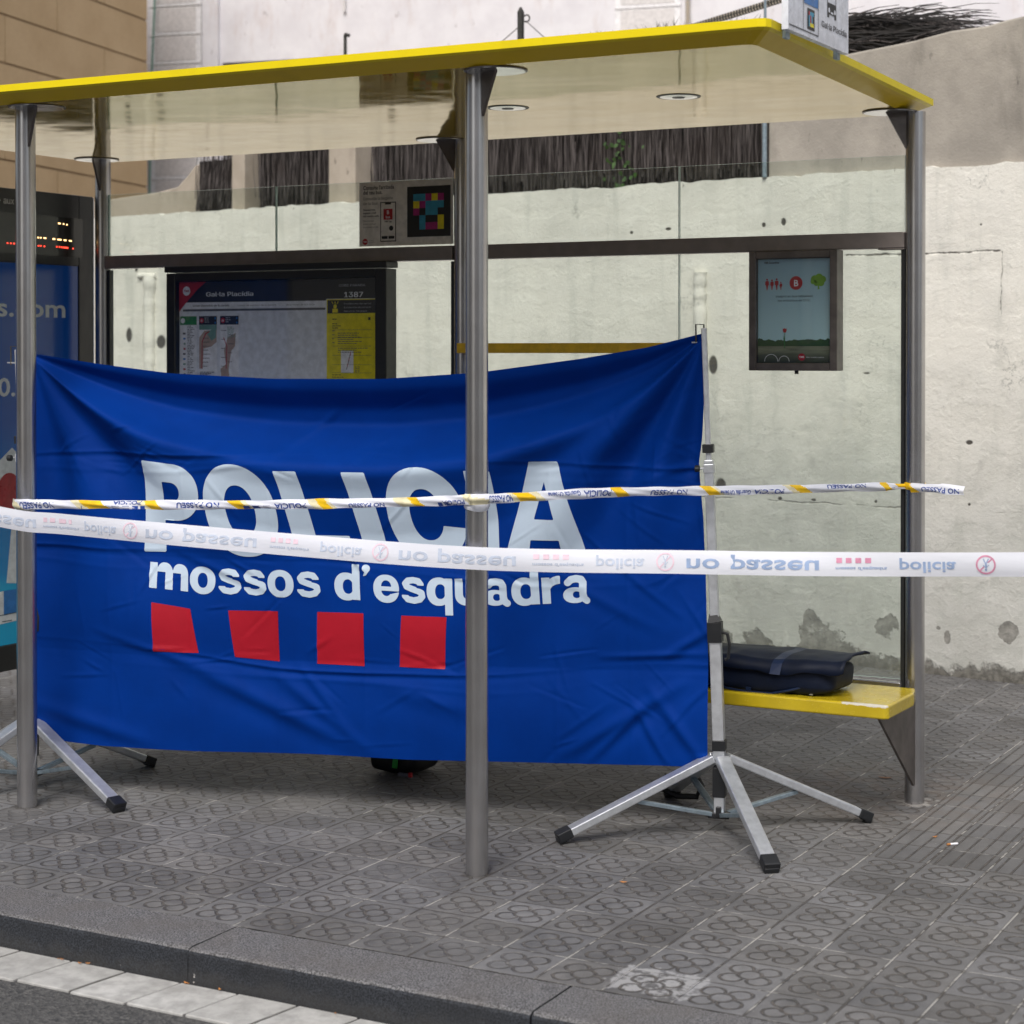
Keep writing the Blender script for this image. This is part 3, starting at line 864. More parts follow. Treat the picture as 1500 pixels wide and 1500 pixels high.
# bundle of brush over the concrete wall
b = MB(); rnd = random.Random(11)
poly = [(-1.42, 3.27), (-0.6, 3.31), (-0.42, 3.36), (-0.55, 3.40), (-0.8, 3.45), (-1.42, 3.46)]
b.prism(poly, fw, 0.32, 0.75, 'heather_dark')
vs, fs = [], []
for k in range(900):
    t = rnd.uniform(-1.45, -0.75); o = 0.28 + rnd.uniform(0, 0.5); z = rnd.uniform(3.29, 3.52) - 0.03 * (t + 1.4)
    L = rnd.uniform(0.25, 0.55); a = rnd.gauss(-0.16, 0.13); w = rnd.uniform(0.003, 0.007); i0 = len(vs)
    for f in (0, 0.4, 0.75, 1.0):
        tt = t + L * f; zz = z + L * math.sin(a) * f + 0.05 * math.sin(f * 2.4)
        vs += [WP(tt, o, zz - w * (1 - f * 0.7)), WP(tt, o + 0.004, zz + w * (1 - f * 0.7))]
    for j in range(3): fs.append((i0 + 2 * j, i0 + 2 * j + 2, i0 + 2 * j + 3, i0 + 2 * j + 1))
cut = len(fs) * 2 // 3 // 3 * 3
b.add(vs, fs[:cut], 'heather_dark'); b.add(vs, fs[cut:], 'heather')
tag(b.build('brush_bundle'), 'dark bundle of dry heather brush lying over the concrete wall top', 'brush')

# spiky tips above the shelter roof
def tuft(t, z, spread, h, seed, label):
    rnd = random.Random(seed); b = MB(); vs, fs = [], []
    for k in range(34):
        a = rnd.gauss(0, 0.33); x = t + rnd.uniform(-spread, spread); hh = h * rnd.uniform(0.6, 1.0); i0 = len(vs); o = 0.5 + rnd.uniform(-0.05, 0.05)
        vs += [WP(x - 0.006, o, 3.2), WP(x + 0.006, o, 3.2), WP(x + math.sin(a) * hh * 0.5 + 0.004, o, z - h + hh * 0.6), WP(x + math.sin(a) * hh, o, z - h + hh), WP(x + math.sin(a) * hh * 0.5 - 0.004, o, z - h + hh * 0.6)]
        fs.append((i0, i0 + 1, i0 + 2, i0 + 3, i0 + 4))
    b.add(vs, fs, 'heather')
    tag(b.build('dry_tuft'), label, 'plant', 'dry tufts showing above the roof edge')
tuft(-3.10, 3.655, 0.035, 0.16, 1, 'smallest dry tuft above the roof edge, right of the iron hook post')
tuft(-2.83, 3.655, 0.09, 0.16, 2, 'dry tuft above the roof edge, left of the white shutter')
tuft(-2.38, 3.675, 0.12, 0.18, 3, 'widest dry tuft, in front of the white shutter above the roof')
tuft(-1.86, 3.645, 0.10, 0.16, 4, 'dry tuft beneath the sloping ribbed strap')
# iron post with hook and wires
b = MB()
b.bar(WP(-3.459, 0.5, 2.56), WP(-3.459, 0.5, 3.82), 0.032, 0.032, 'iron'); b.bar(WP(-3.459, 0.5, 3.82), WP(-3.459, 0.5, 3.85), 0.032, 0.032, 'iron', taper=0.3)
hk = [WP(-3.44 + 0.025 + 0.025 * math.cos(a), 0.5, 3.775 + 0.022 * math.sin(a)) for a in np.linspace(2.6, -2.2, 12)]
b.tube(hk, 0.005, 'iron', 6)
b.tube([WP(-3.42, 0.5, 3.76), WP(-3.25, 0.5, 3.62), WP(-3.0, 0.5, 3.53)], 0.003, 'iron', 5)
b.tube([WP(-3.47, 0.5, 3.73), WP(-3.62, 0.5, 3.64), WP(-3.9, 0.5, 3.5)], 0.003, 'iron', 5)
tag(b.build('iron_post'), 'dark iron post with a curled hook and thin wires above the roof', 'post')
b = MB(); b.tube([WP(-4.934, 0.5, 2.56), WP(-4.934, 0.5, 3.82)], 0.012, 'iron', 8); b.tube([WP(-4.934, 0.5, 3.822), WP(-4.90, 0.5, 3.812)], 0.012, 'iron', 8)
tag(b.build('pipe'), 'thin dark green pipe with an elbow against the white building', 'pipe')
# ribbed strap and rod
b = MB()
P0, P1 = Vector(WP(-2.6, 0.4, 3.50)), Vector(WP(-1.2, 0.4, 3.735))
N = 150
for k in range(N):
    a = P0.lerp(P1, k / N); c = P0.lerp(P1, (k + 0.62) / N)
    b.bar(a, c, 0.02, 0.036, 'iron' if k % 2 == 0 else 'pillar')
b.tube([P0, P1], 0.011, 'iron', 8)
tag(b.build('ribbed_strap'), 'dark ribbed strap sloping up behind the stop sign', 'strap')
b = MB(); b.tube([WP(-1.601, 0.31, 2.56), WP(-1.601, 0.31, 3.9)], 0.008, 'galv', 8)
tag(b.build('rod'), 'thin vertical grey rod crossing the ribbed strap', 'rod')

# ------------------------------------------------------------------ buildings far behind
BO = np.array([-11.572, 14.4225]); BU = np.array([0.98327, 0.18216]); BN = np.array([-0.18216, 0.98327])
fb = lambda s, z, o: (BO[0] + BU[0] * s + BN[0] * o, BO[1] + BU[1] * s + BN[1] * o, z)
e = thing('white_building', 'tall off white rendered building behind the heather screens', 'building', fb(5, 2.5, 0))
b = MB()
b.prism([(-3, 0), (22, 0), (22, 5.30), (-3, 5.30)], fb, 0.25, 6, 'render')
b.prism([(-3, 5.301), (22, 5.301), (22, 16), (-3, 16)], fb, 0.0, 6, 'render')
b.prism([(-3, 2.5), (1.05, 2.5), (1.05, 5.30), (-3, 5.30)], fb, 0.0, 0.25, 'render')
b.prism([(2.9, 2.5), (22, 2.5), (22, 5.30), (2.9, 5.30)], fb, 0.0, 0.25, 'render')
b.prism([(0.80, 2.6), (1.02, 2.6), (1.02, 12), (0.80, 12)], fb, -0.06, 0.0, 'render')
b.build('wall', e)
b = MB(); b.rect(1.05, 3.5, 2.9, 5.298, fb, 0.247, 'opening')
for s in np.linspace(1.2, 2.8, 7): b.prism([(s, 4.6), (s + 0.05, 4.6), (s + 0.05, 5.296), (s, 5.296)], fb, 0.1, 0.15, 'shutter_frame')
b.build('window', e)
def shutter(s0, s1, z0, z1, ph):
    b = MB()
    k = 0; z = z0
    while z < z1:
        za, zb = z + 0.03, z + ph - 0.03
        b.prism([(s0, z), (s1, z), (s1, z + ph), (s0, z + ph)], fb, -0.03, -0.001, 'shutter_frame')
        b.prism([(s0 + 0.07, za), (s1 - 0.07, za), (s1 - 0.07, zb), (s0 + 0.07, zb)], fb, -0.036, -0.03, 'shutter')
        b.prism([(s0, z - 0.012), (s1, z - 0.012), (s1, z + 0.012), (s0, z + 0.012)], fb, -0.042, -0.036, 'shutter_frame')
        z += ph
    b.build('shutter', e, bevel=0.006)
shutter(0.05, 0.77, 3.5, 9.0, 0.365)
shutter(6.18, 6.97, 5.0, 9.0, 0.70)
b = MB(); b.tube([fb(7.06, 2.6, -0.05), fb(7.06, 12, -0.05)], 0.025, 'pillar', 8); b.build('drainpipe', e)
b = MB(); b.tube([fb(2.73, 5.85, -0.03), fb(2.73, 12, -0.03)], 0.018, 'shutter', 8); b.build('drainpipe', e)
b = MB(); b.tube([fb(0.22, 8, -0.12), fb(0.16, 6.0, -0.12), fb(0.12, 5.2, -0.12), fb(0.08, 3.5, -0.12)], 0.014, 'mint_ink', 6); b.build('cable', e)

TO = np.array([-10.276, 12.862]); TU = np.array([0.24605, -0.96926]); TN = np.array([-0.96926, -0.24605])   # TN points away from the street view
ft = lambda s, z, o: (TO[0] + TU[0] * s + TN[0] * o, TO[1] + TU[1] * s + TN[1] * o, z)
e = thing('tan_building', 'building clad in large tan stone slabs at the upper left', 'building', ft(4, 0, 2))
b = MB(); b.prism([(0, 0), (9, 0), (9, 8.2), (0, 8.2)], ft, 0.02, 4, 'cladding_joint'); b.build('wall', e)
b = MB(); z = 0.20
while z < 7.6:
    h = 0.485
    st = 2.152 if int(round((z - 0.2) / 0.485)) % 2 == 0 else 2.152 - 1.07
    edges = [0.0] + [st - 2.14 * 1 + 2.14 * q for q in range(0, 6) if 0.05 < st - 2.14 + 2.14 * q < 8.9] + [9.0]
    for s0, s1 in zip(edges[:-1], edges[1:]):
        b.prism([(s0 + 0.007, z + 0.010), (s1 - 0.007, z + 0.010), (s1 - 0.007, z + h - 0.010), (s0 + 0.007, z + h - 0.010)], ft, 0.0 + random.uniform(-0.002, 0.002), 0.019, 'cladding')
    z += h
b.build('cladding', e)

# unseen blocks added to shape post reflections and keep low sky off the pavement
def facing(x0, x1, y, h, mat, label):
    e = thing('added_facing_building', label, 'building', ((x0 + x1) / 2, y, -0.1))
    b = MB(); b.box((x0, y - 8, -0.1), (x1, y, h), mat); b.build('wall', e)
    x = x0 + 1.2
    while x < x1 - 2:
        z = 0.3
        while z < h - 2.5:
            b = MB(); b.box((x, y + 0.004, z), (x + 1.3, y + 0.03, z + 2.1), 'opening'); b.build('window', e); z += 3.3
        x += 3.0
facing(-36, -6.5, -22, 9.5, 'pillar', 'unseen beige block added across the street for the light, left of the gap')  # gap between the added blocks gives the posts a bright stripe
facing(4.5, 34, -22, 9, 'concrete', 'unseen grey block added across the street for the light, right of the gap')

# ------------------------------------------------------------------ bus shelter
XA, XB, XC, XD, XE = -0.757, 1.159, -1.785, 0.168, 2.117
YF, YB = 0.803, 2.396
ZR = 2.568
shelter = thing('bus_shelter', 'bus shelter with glossy yellow roof, steel posts and glass back', 'bus shelter', (0.2, 1.6, 0))
# roof slab with chamfered underside
X0, X1, Y0, Y1 = -1.93, 2.228, 0.605, 2.535
b = MB()
def ringpts(i, z):
    r = 0.03
    k = 0.085
    return [(X0 + i, Y0 + i, z), (X1 - i - r, Y0 + i, z), (X1 - i - r * 0.3, Y0 + i + r * 0.3, z), (X1 - i, Y0 + i + r, z), (X1 - i - k, Y1 - i, z), (X0 + i, Y1 - i, z)]
lv = [(0.0, ZR + 0.060), (0.0, ZR + 0.036), (0.014, ZR + 0.030), (0.072, ZR)]
rings = [ringpts(*q) for q in lv]
nn = 6
for i, m in ((0, 'yellow_edge'), (1, 'yellow_edge'), (2, 'yellow_trim')):
    b.add(rings[i] + rings[i + 1], [(nn + k, nn + (k + 1) % nn, (k + 1) % nn, k) for k in range(nn)], m)
b.add(rings[0], [tuple(range(nn))], 'yellow_edge')
# gently dished underside sheet
u = ringpts(*lv[3])
b.add(u, [tuple(range(nn))[::-1]], 'yellow_roof')
roof = b.build('roof', shelter)
for lx, ly in ((0.833, 1.592), (1.507, 1.607)):
    b = MB()
    b.lathe((lx, ly, ZR), [(0.078, 0.001), (0.078, -0.0015), (0.066, -0.0015)], 'black_plastic')
    b.lathe((lx, ly, ZR), [(0.066, 0.0), (0.066, -0.0025), (0.022, -0.004), (0.022, -0.001)], 'disc_grey')
    b.lathe((lx, ly, ZR), [(0.022, 0.0), (0.022, -0.005), (0.001, -0.005)], 'black_plastic')
    b.build('ceiling_light', roof, smooth=True)
def post(x, y, gdir, fdir, tilt=0.0):
    b = MB()
    zt = ZR - 0.002
    prof = [(0.0365, -0.02), (0.0365, 0.0), (0.0365, zt - 0.10), (0.0365, zt)]
    b.lathe((x, y, 0), prof, 'steel', 36)
    o = b.build('post', shelter, smooth=True)
    g = Vector(gdir).normalized()
    b = MB()
    fr = lambda a, z, d: (x + g.x * a - g.y * d, y + g.y * a + g.x * d, z)
    b.prism([(0.030, zt), (0.115, zt), (0.108, zt - 0.01), (0.030, zt - 0.150)], fr, -0.005, 0.005, 'bronze')
    b.build('gusset', o)
    b = MB()
    cx, cy = x + g.x * 0.10, y + g.y * 0.08
    b.lathe((cx, cy, zt), [(0.102, 0.001), (0.102, -0.0015), (0.096, -0.0015)], 'bronze', 40)
    b.lathe((cx, cy, zt), [(0.095, 0.001), (0.095, -0.003), (0.001, -0.003)], 'disc_grey', 40)
    b.build('flange', o, smooth=True, angle=30)
    return o
post(XA, YF, (0.90, -0.45, 0), None)
post(XB, YF, (0.90, -0.45, 0), None)
post(XC, YB, (0.30, -0.95, 0), None)
post(XD, YB, (-0.9, -0.45, 0), None)
post(XE, YB, (-0.85, -0.52, 0), None)
b = MB(); b.box((XC + 0.036, YB - 0.03, 2.063), (XD - 0.034, YB + 0.03, 2.122), 'beam'); b.build('beam', shelter, bevel=0.003)
b = MB(); b.box((XD + 0.034, YB - 0.03, 2.063), (XE - 0.036, YB + 0.03, 2.122), 'beam'); b.box((1.98, YB - 0.028, 2.057), (XE - 0.036, YB + 0.028, 2.0625), 'beam'); b.build('beam', shelter, bevel=0.003)
def pane(x0, x1, z0, z1, y=YB):
    b = MB(); b.box((x0, y - 0.005, z0), (x1, y + 0.005, z1), 'glass')
    k = b.mid('glass_edge')
    for fi in (0, 1, 3, 5): b.mi[fi] = k
    b.build('glass_pane', shelter)
for x0, x1 in ((XC + 0.04, -0.792), (-0.787, XD - 0.038), (XD + 0.038, 1.158), (1.163, XE - 0.04)): pane(x0, x1, 2.1235, 2.408)
for x0, x1 in ((XC + 0.04, XD - 0.038), (XD + 0.038, 1.158), (1.163, XE - 0.04)): pane(x0, x1, 0.455, 2.0605)
for x0, x1 in ((XE - 0.051, XE - 0.0362), (XD + 0.0345, XD + 0.050), (XD - 0.050, XD - 0.0345), (XC + 0.036, XC + 0.052)):
    b = MB(); b.box((x0, YB - 0.014, 0.40), (x1, YB + 0.014, 2.0565), 'case_black'); b.build('glass_channel', shelter, bevel=0.002)
b = MB(); b.box((XD + 0.035, 2.285, 1.671), (1.25, 2.30, 1.712), 'ochre')
for x in (0.30, 1.20): b.box((x, 2.3005, 1.68), (x + 0.03, 2.389, 1.70), 'bronze')
b.build('rail', shelter, bevel=0.003)

# bench
e = thing('bench', 'yellow bench with chipped corner fixed below the shelter glass', 'bench', (1.2, 2.1, 0))
b = MB()
fz = lambda x, y, z: (x, y, z)
b.prism([(0.25, 1.882), (2.165, 1.882), (2.178, 1.895), (2.182, 2.17), (2.16, 2.262), (0.25, 2.262)], fz, 0.400, 0.450, 'bench')
b.build('seat', e, bevel=0.007, seg=3)
b = MB(); fy = lambda y, z, x: (x, y, z)
b.prism([(1.93, 0.3995), (2.365, 0.3995), (2.365, 0.072), (2.35, 0.072)], fy, 2.120, 2.130, 'bronze'); b.build('bracket', e)
b = MB(); b.prism([(1.93, 0.3995), (2.365, 0.3995), (2.365, 0.072), (2.35, 0.072)], fy, 0.163, 0.173, 'bronze'); b.build('bracket', e)
b = MB(); b.box((0.205, 2.335, 0.420), (2.08, 2.36, 0.452), 'steel'); b.build('back_rail', e, bevel=0.004)

# timetable case
e = thing('timetable_case', 'black framed bus timetable case on the shelter glass', 'display case', (-0.745, 2.33, 1.0))
fp = lambda y: (lambda x, z, d: (x, y - d, z))
f0 = fp(2.31)
b = MB()
b.box((-1.336, 2.305, 0.90), (-1.285, 2.389, 2.030), 'case_black'); b.box((-0.212, 2.305, 0.90), (-0.155, 2.389, 2.030), 'case_black')
b.box((-1.285, 2.305, 1.993), (-0.212, 2.389, 2.030), 'case_black'); b.box((-1.285, 2.305, 0.90), (-0.212, 2.389, 0.95), 'case_black')
b.box((-1.285, 2.335, 0.95), (-0.212, 2.389, 1.993), 'case_black')
b.build('frame', e, bevel=0.004)
b = MB(); b.box((-1.342, 2.298, 2.034), (-0.149, 2.392, 2.062), 'case_black'); b.build('lid', e, bevel=0.004)
b = MB(); f = fp(2.3335)
b.rect(-1.283, 0.96, -0.214, 1.991, f, 0, 'paper')
b.rect(-1.283, 1.898, -0.48, 1.9905, f, 0.0012, 'black_ink'); b.rect(-0.48, 1.905, -0.214, 1.9905, f, 0.0012, 'case_black')
b.rect(-1.25, 1.868, -0.484, 1.8978, f, 0.0012, 'sheet'); b.rect(-1.262, 1.858, -0.484, 1.8675, f, 0.0014, 'dark_ink')
b.flat([(-1.283, 1.9905), (-1.283, 1.855), (-1.272, 1.868), (-1.235, 1.905), (-1.18, 1.955), (-1.13, 1.9905)], f, 0.0022, 'red_ink')
b.disc(-1.240, 1.950, 0.021, f, 0.003, 'sheet'); b.text('TMB', -1.240, 1.9455, 0.013, f, 0.0036, 'red_ink', True, width=0.033, align='C')
for dx in (0, 0.0012, 0.0024): b.text('Gal·la Placídia', -1.132 + dx, 1.924, 0.037, f, 0.003 + dx * 0.2, 'white_ink', width=0.262)
b.text("Línies d'autobús de la parada", -1.205, 1.879, 0.013, f, 0.0024, 'dark_ink', True, width=0.205)
b.text('Líneas de autobús de la parada', -0.955, 1.879, 0.013, f, 0.0024, 'dark_ink', width=0.21)
b.text('Bus routes at this stop', -0.69, 1.879, 0.013, f, 0.0024, 'dark_ink', width=0.15)
b.text('CODI PARADA', -0.345, 1.957, 0.020, f, 0.003, 'grey_ink', width=0.137, align='C')
for dx in (0, 0.0014, 0.0028): b.text('1387', -0.340 + dx, 1.911, 0.043, f, 0.003 + dx * 0.2, 'white_ink', width=0.100, align='C')
b.rect(-0.477, 0.97, -0.216, 1.903, f, 0.0016, 'yellow_ink'); b.rect(-0.472, 1.842, -0.220, 1.899, f, 0.0024, 'black_ink')
b.disc(-0.432, 1.872, 0.009, f, 0.0034, 'yellow_ink'); b.rect(-0.446, 1.845, -0.418, 1.862, f, 0.0034, 'yellow_ink')
for a in (-0.5, 0, 0.5): b.flat([(-0.434 + a * 0.02, 1.883), (-0.430 + a * 0.02, 1.883), (-0.430 + a * 0.034, 1.893), (-0.434 + a * 0.034, 1.893)], f, 0.0034, 'yellow_ink')
for k, s in enumerate(('Incidències del servei', 'Incidencias del servicio', 'Service incident')): b.text(s, -0.387, 1.880 - 0.016 * k, 0.012, f, 0.0034, 'grey_ink', width=0.14 - 0.02 * (k == 2))
rnd = random.Random(3)
def lines(x0, x1, z0, z1, step, h, mat, d):
    z = z1
    while z > z0:
        x = x0; xe = x0 + (x1 - x0) * rnd.uniform(0.45, 1.0)
        while x < xe - 0.006:
            w = rnd.uniform(0.006, 0.018)
            b.rect(x, z, min(x + w, xe), z + h, f, d, mat); x += w + 0.003
        z -= step
lines(-0.447, -0.39, 1.775, 1.795, 0.009, 0.0035, 'black_ink', 0.0034); lines(-0.447, -0.43, 1.70, 1.765, 0.017, 0.003, 'dark_ink', 0.0034)
lines(-0.418, -0.29, 1.705, 1.755, 0.009, 0.003, 'dark_ink', 0.0034); lines(-0.418, -0.26, 1.665, 1.69, 0.0085, 0.003, 'dark_ink', 0.0034)
b.rect(-0.447, 1.815, -0.424, 1.819, f, 0.0034, 'black_ink'); b.rect(-0.262, 1.812, -0.250, 1.824, f, 0.0034, 'black_ink')
for z in (1.770, 1.736, 1.700, 1.660, 1.62, 1.585): b.rect(-0.447, z, -0.245, z + 0.0012, f, 0.003, 'dark_ink')
b.rect(-0.402, 1.585, -0.338, 1.680, f, 0.003, 'sheet')
for k in range(6): b.flat([(-0.375 + 0.004 * k, 1.60 + 0.012 * k), (-0.371 + 0.004 * k, 1.60 + 0.012 * k), (-0.367 + 0.003 * k, 1.615 + 0.012 * k), (-0.370 + 0.003 * k, 1.615 + 0.012 * k)], f, 0.0036, 'red_ink' if k % 2 else 'dark_ink')
lines(-0.33, -0.298, 1.585, 1.61, 0.007, 0.0025, 'dark_ink', 0.0034); lines(-0.447, -0.37, 1.53, 1.575, 0.010, 0.003, 'black_ink', 0.0034)
# three route leaflets
for x0, x1, zb, hm in ((-1.277, -1.183, 1.40, 'green_ink'), (-1.170, -1.070, 1.585, 'black_ink'), (-1.052, -0.950, 1.53, 'black_ink')):
    b.rect(x0, zb, x1, 1.836, f, 0.0016, 'sheet'); b.rect(x0, 1.797, x1, 1.836, f, 0.0024, hm)
    b.disc(x0 + 0.016, 1.816, 0.012, f, 0.0032, 'sheet' if hm == 'green_ink' else 'red_ink')
    if hm != 'green_ink':
        b.text('22' if x0 < -1.1 else '24', x0 + 0.016, 1.8115, 0.012, f, 0.004, 'white_ink', True, align='C')
        b.rect(x1 - 0.012, 1.822, x1 - 0.004, 1.830, f, 0.0034, 'blue_ink'); b.rect(x1 - 0.012, 1.802, x1 - 0.004, 1.810, f, 0.0034, 'blue_ink')
        lines(x0 + 0.032, x1 - 0.03, 1.804, 1.826, 0.009, 0.003, 'grey_ink', 0.0034)
lines(-1.236, -1.192, 1.55, 1.79, 0.0072, 0.003, 'dark_ink', 0.003)
for k in range(9): b.rect(-1.262 + rnd.uniform(0, 0.008), 1.57 + 0.023 * k, -1.246, 1.578 + 0.023 * k, f, 0.003, ('dark_ink', 'red_ink', 'mint_ink', 'blue_ink')[k % 4])
b.rect(-1.169, 1.775, -1.071, 1.7965, f, 0.0022, 'mint_ink')
b.flat([(-1.169, 1.60), (-1.15, 1.60), (-1.145, 1.69), (-1.10, 1.70), (-1.072, 1.72), (-1.072, 1.775), (-1.14, 1.77), (-1.169, 1.74)], f, 0.0022, 'peach_ink')
b.flat([(-1.13, 1.765), (-1.10, 1.775), (-1.075, 1.775), (-1.075, 1.74), (-1.10, 1.725)], f, 0.0026, 'mint_ink')
b.flat([(-1.156, 1.60), (-1.152, 1.60), (-1.15, 1.72), (-1.13, 1.755), (-1.11, 1.765), (-1.11, 1.769), (-1.134, 1.76), (-1.154, 1.722)], f, 0.003, 'red_ink')
for k in range(8): b.rect(-1.149, 1.61 + 0.018 * k, -1.149 + rnd.uniform(0.02, 0.05), 1.6125 + 0.018 * k, f, 0.003, 'dark_ink')
b.flat([(-1.045, 1.55), (-1.0, 1.55), (-1.005, 1.60), (-0.99, 1.68), (-0.97, 1.70), (-0.965, 1.76), (-1.01, 1.74), (-1.03, 1.68), (-1.02, 1.62), (-1.05, 1.60)], f, 0.0022, 'peach_ink')
b.flat([(-1.02, 1.60), (-1.016, 1.60), (-1.012, 1.70), (-1.03, 1.74), (-1.034, 1.74), (-1.016, 1.70)], f, 0.003, 'red_ink')
lines(-1.012, -0.955, 1.735, 1.785, 0.006, 0.0025, 'mint_ink', 0.003)
for k in range(9): b.rect(-1.008 if k % 2 else -1.046, 1.61 + 0.02 * k, (-1.008 if k % 2 else -1.046) + rnd.uniform(0.02, 0.035), 1.6125 + 0.02 * k, f, 0.003, 'dark_ink')
b.rect(-1.160, 1.40, -1.075, 1.57, f, 0.0016, 'sheet'); lines(-1.165, -1.075, 1.565, 1.583, 0.006, 0.003, 'dark_ink', 0.003); lines(-1.14, -1.085, 1.52, 1.555, 0.006, 0.0028, 'dark_ink', 0.003)
b.rect(-1.155, 1.535, -1.148, 1.542, f, 0.003, 'dark_ink')
b.build('printed_sheet', e)
b = MB(); b.box((-1.285, 2.308, 0.95), (-0.212, 2.312, 1.993), 'cover'); b.build('cover', e)

# framed poster
e = thing('poster_case', 'small bronze framed poster of a meadow with a red tulip, on the glass', 'poster', (1.662, 2.33, 1.6))
b = MB()
b.box((1.486, 2.316, 1.605), (1.515, 2.389, 2.060), 'bronze'); b.box((1.811, 2.316, 1.605), (1.840, 2.389, 2.060), 'bronze')
b.box((1.515, 2.316, 2.031), (1.811, 2.389, 2.060), 'bronze'); b.box((1.515, 2.316, 1.605), (1.811, 2.389, 1.634), 'bronze')
b.box((1.515, 2.34, 1.634), (1.811, 2.388, 2.031), 'case_black')
b.build('frame', e, bevel=0.003)
b = MB(); b.lathe((1.668, 2.35, 1.592), [(0.008, 0), (0.008, 0.0125)], 'case_black', 10); b.build('lock', e)
b = MB(); f = fp(2.338)
b.rect(1.516, 1.635, 1.810, 2.030, f, 0, 'poster')
b.text('TMB Sostenibles', 1.540, 2.013, 0.011, f, 0.001, 'black_ink', True, width=0.062)
def human(x, z, h):
    b.disc(x, z + h * 0.92, h * 0.085, f, 0.001, 'red_ink', 12)
    b.flat([(x - h * 0.05, z), (x - h * 0.02, z), (x, z + h * 0.35), (x + h * 0.02, z), (x + h * 0.05, z), (x + h * 0.09, z + h * 0.42), (x + h * 0.17, z + h * 0.45), (x + h * 0.16, z + h * 0.76), (x, z + h * 0.82), (x - h * 0.16, z + h * 0.76), (x - h * 0.17, z + h * 0.45), (x - h * 0.09, z + h * 0.42)], f, 0.001, 'red_ink')
for x, h in ((1.553, 0.044), (1.573, 0.041), (1.592, 0.045), (1.609, 0.031)): human(x, 1.912, h)
b.disc(1.670, 1.938, 0.026, f, 0.001, 'red_ink', 28); b.text('B', 1.670, 1.926, 0.034, f, 0.002, 'white_ink', True, align='C')
for x, z, r in ((1.745, 1.950, 0.016), (1.762, 1.955, 0.017), (1.776, 1.950, 0.014), (1.752, 1.937, 0.012), (1.770, 1.937, 0.013), (1.738, 1.942, 0.010), (1.760, 1.945, 0.016)): b.disc(x, z, r, f, 0.001 + r * 0.01, 'lime_ink', 14)
b.flat([(1.756, 1.913), (1.764, 1.913), (1.762, 1.932), (1.770, 1.940), (1.760, 1.936), (1.750, 1.940), (1.758, 1.931)], f, 0.0012, 'lime_ink')
b.text('Viatjant en bus redueixes', 1.662, 1.884, 0.0155, f, 0.001, 'black_ink', align='C', width=0.150)
b.text('les emissions de CO2.', 1.662, 1.868, 0.0155, f, 0.001, 'black_ink', align='C', width=0.132)
b.flat([(1.6225, 1.690), (1.6255, 1.690), (1.6262, 1.752), (1.6242, 1.752)], f, 0.001, 'green_ink'); b.flat([(1.623, 1.705), (1.6195, 1.725), (1.621, 1.742), (1.624, 1.72)], f, 0.001, 'green_ink')
b.flat([(1.620, 1.750), (1.630, 1.750), (1.633, 1.760), (1.631, 1.767), (1.628, 1.763), (1.625, 1.768), (1.622, 1.763), (1.618, 1.767), (1.617, 1.760)], f, 0.0014, 'red_ink')
b.disc(1.693, 1.657, 0.014, f, 0.001, 'red_ink', 22); b.text('TMB', 1.693, 1.6535, 0.010, f, 0.0018, 'white_ink', True, width=0.02, align='C')
b.text('Mou-te amb nosaltres', 1.712, 1.654, 0.009, f, 0.001, 'white_ink', width=0.07)
for (cx, r) in ((1.570, 0.028), (1.622, 0.022)):
    for k in range(9):
        a0, a1 = math.pi * k / 9, math.pi * (k + 1) / 9
        b.flat([(cx + r * math.cos(a0), 1.640 + r * math.sin(a0)), (cx + r * math.cos(a1), 1.640 + r * math.sin(a1)), (cx + (r - 0.002) * math.cos(a1), 1.640 + (r - 0.002) * math.sin(a1)), (cx + (r - 0.002) * math.cos(a0), 1.640 + (r - 0.002) * math.sin(a0))], f, 0.001, 'white_ink')
b.build('poster', e)
b = MB(); b.box((1.515, 2.322, 1.634), (1.811, 2.325, 2.031), 'cover'); b.build('cover', e)

# notice stuck on the glass with a colour code
b = MB(); f = fp(2.3885)
b.box((-0.345, 2.3888, 2.130), (0.126, 2.3905, 2.406), 'sticker')
b.rect(-0.345, 2.13, -0.1365, 2.406, f, 0.0004, 'sticker')
for k, (s, bo) in enumerate((("Consulta l'arribada", 1), ('del teu bus.', 1), ('Consulta la llegada', 0), ('de tu bus.', 0))):
    b.text(s, -0.325, 2.374 - 0.0205 * k - (0.004 if k > 1 else 0), 0.0235, f, 0.001, 'black_ink', bool(bo), width=(0.158, 0.098, 0.150, 0.078)[k])
for k, s in enumerate(('Descarrega', 'aquest codi', 'del nostre web.', 'Descarga', 'este código', 'de nuestra web')):
    b.text(s, -0.325, 2.283 - 0.0135 * k - (0.006 if k > 2 else 0), 0.0125, f, 0.001, 'black_ink' if k < 3 else 'dark_ink', k < 3, width=0.052 + 0.004 * len(s) - 0.03)
px0, px1, pz0, pz1 = -0.237, -0.157, 2.148, 2.318
b.rect(px0, pz0, px1, pz1, f, 0.0010, 'black_ink'); b.rect(px0 + 0.004, pz0 + 0.004, px1 - 0.004, pz1 - 0.004, f, 0.0016, 'sticker')
b.rect(-0.212, pz1 - 0.011, -0.182, pz1 - 0.003, f, 0.0022, 'black_ink'); b.rect(-0.220, 2.242, -0.174, 2.288, f, 0.0022, 'red_ink')
b.text('B', -0.197, 2.266, 0.022, f, 0.003, 'white_ink', True, align='C'); b.text('bus', -0.197, 2.248, 0.016, f, 0.003, 'white_ink', True, align='C'); b.text('TMB App', -0.197, 2.231, 0.010, f, 0.003, 'black_ink', True, align='C')
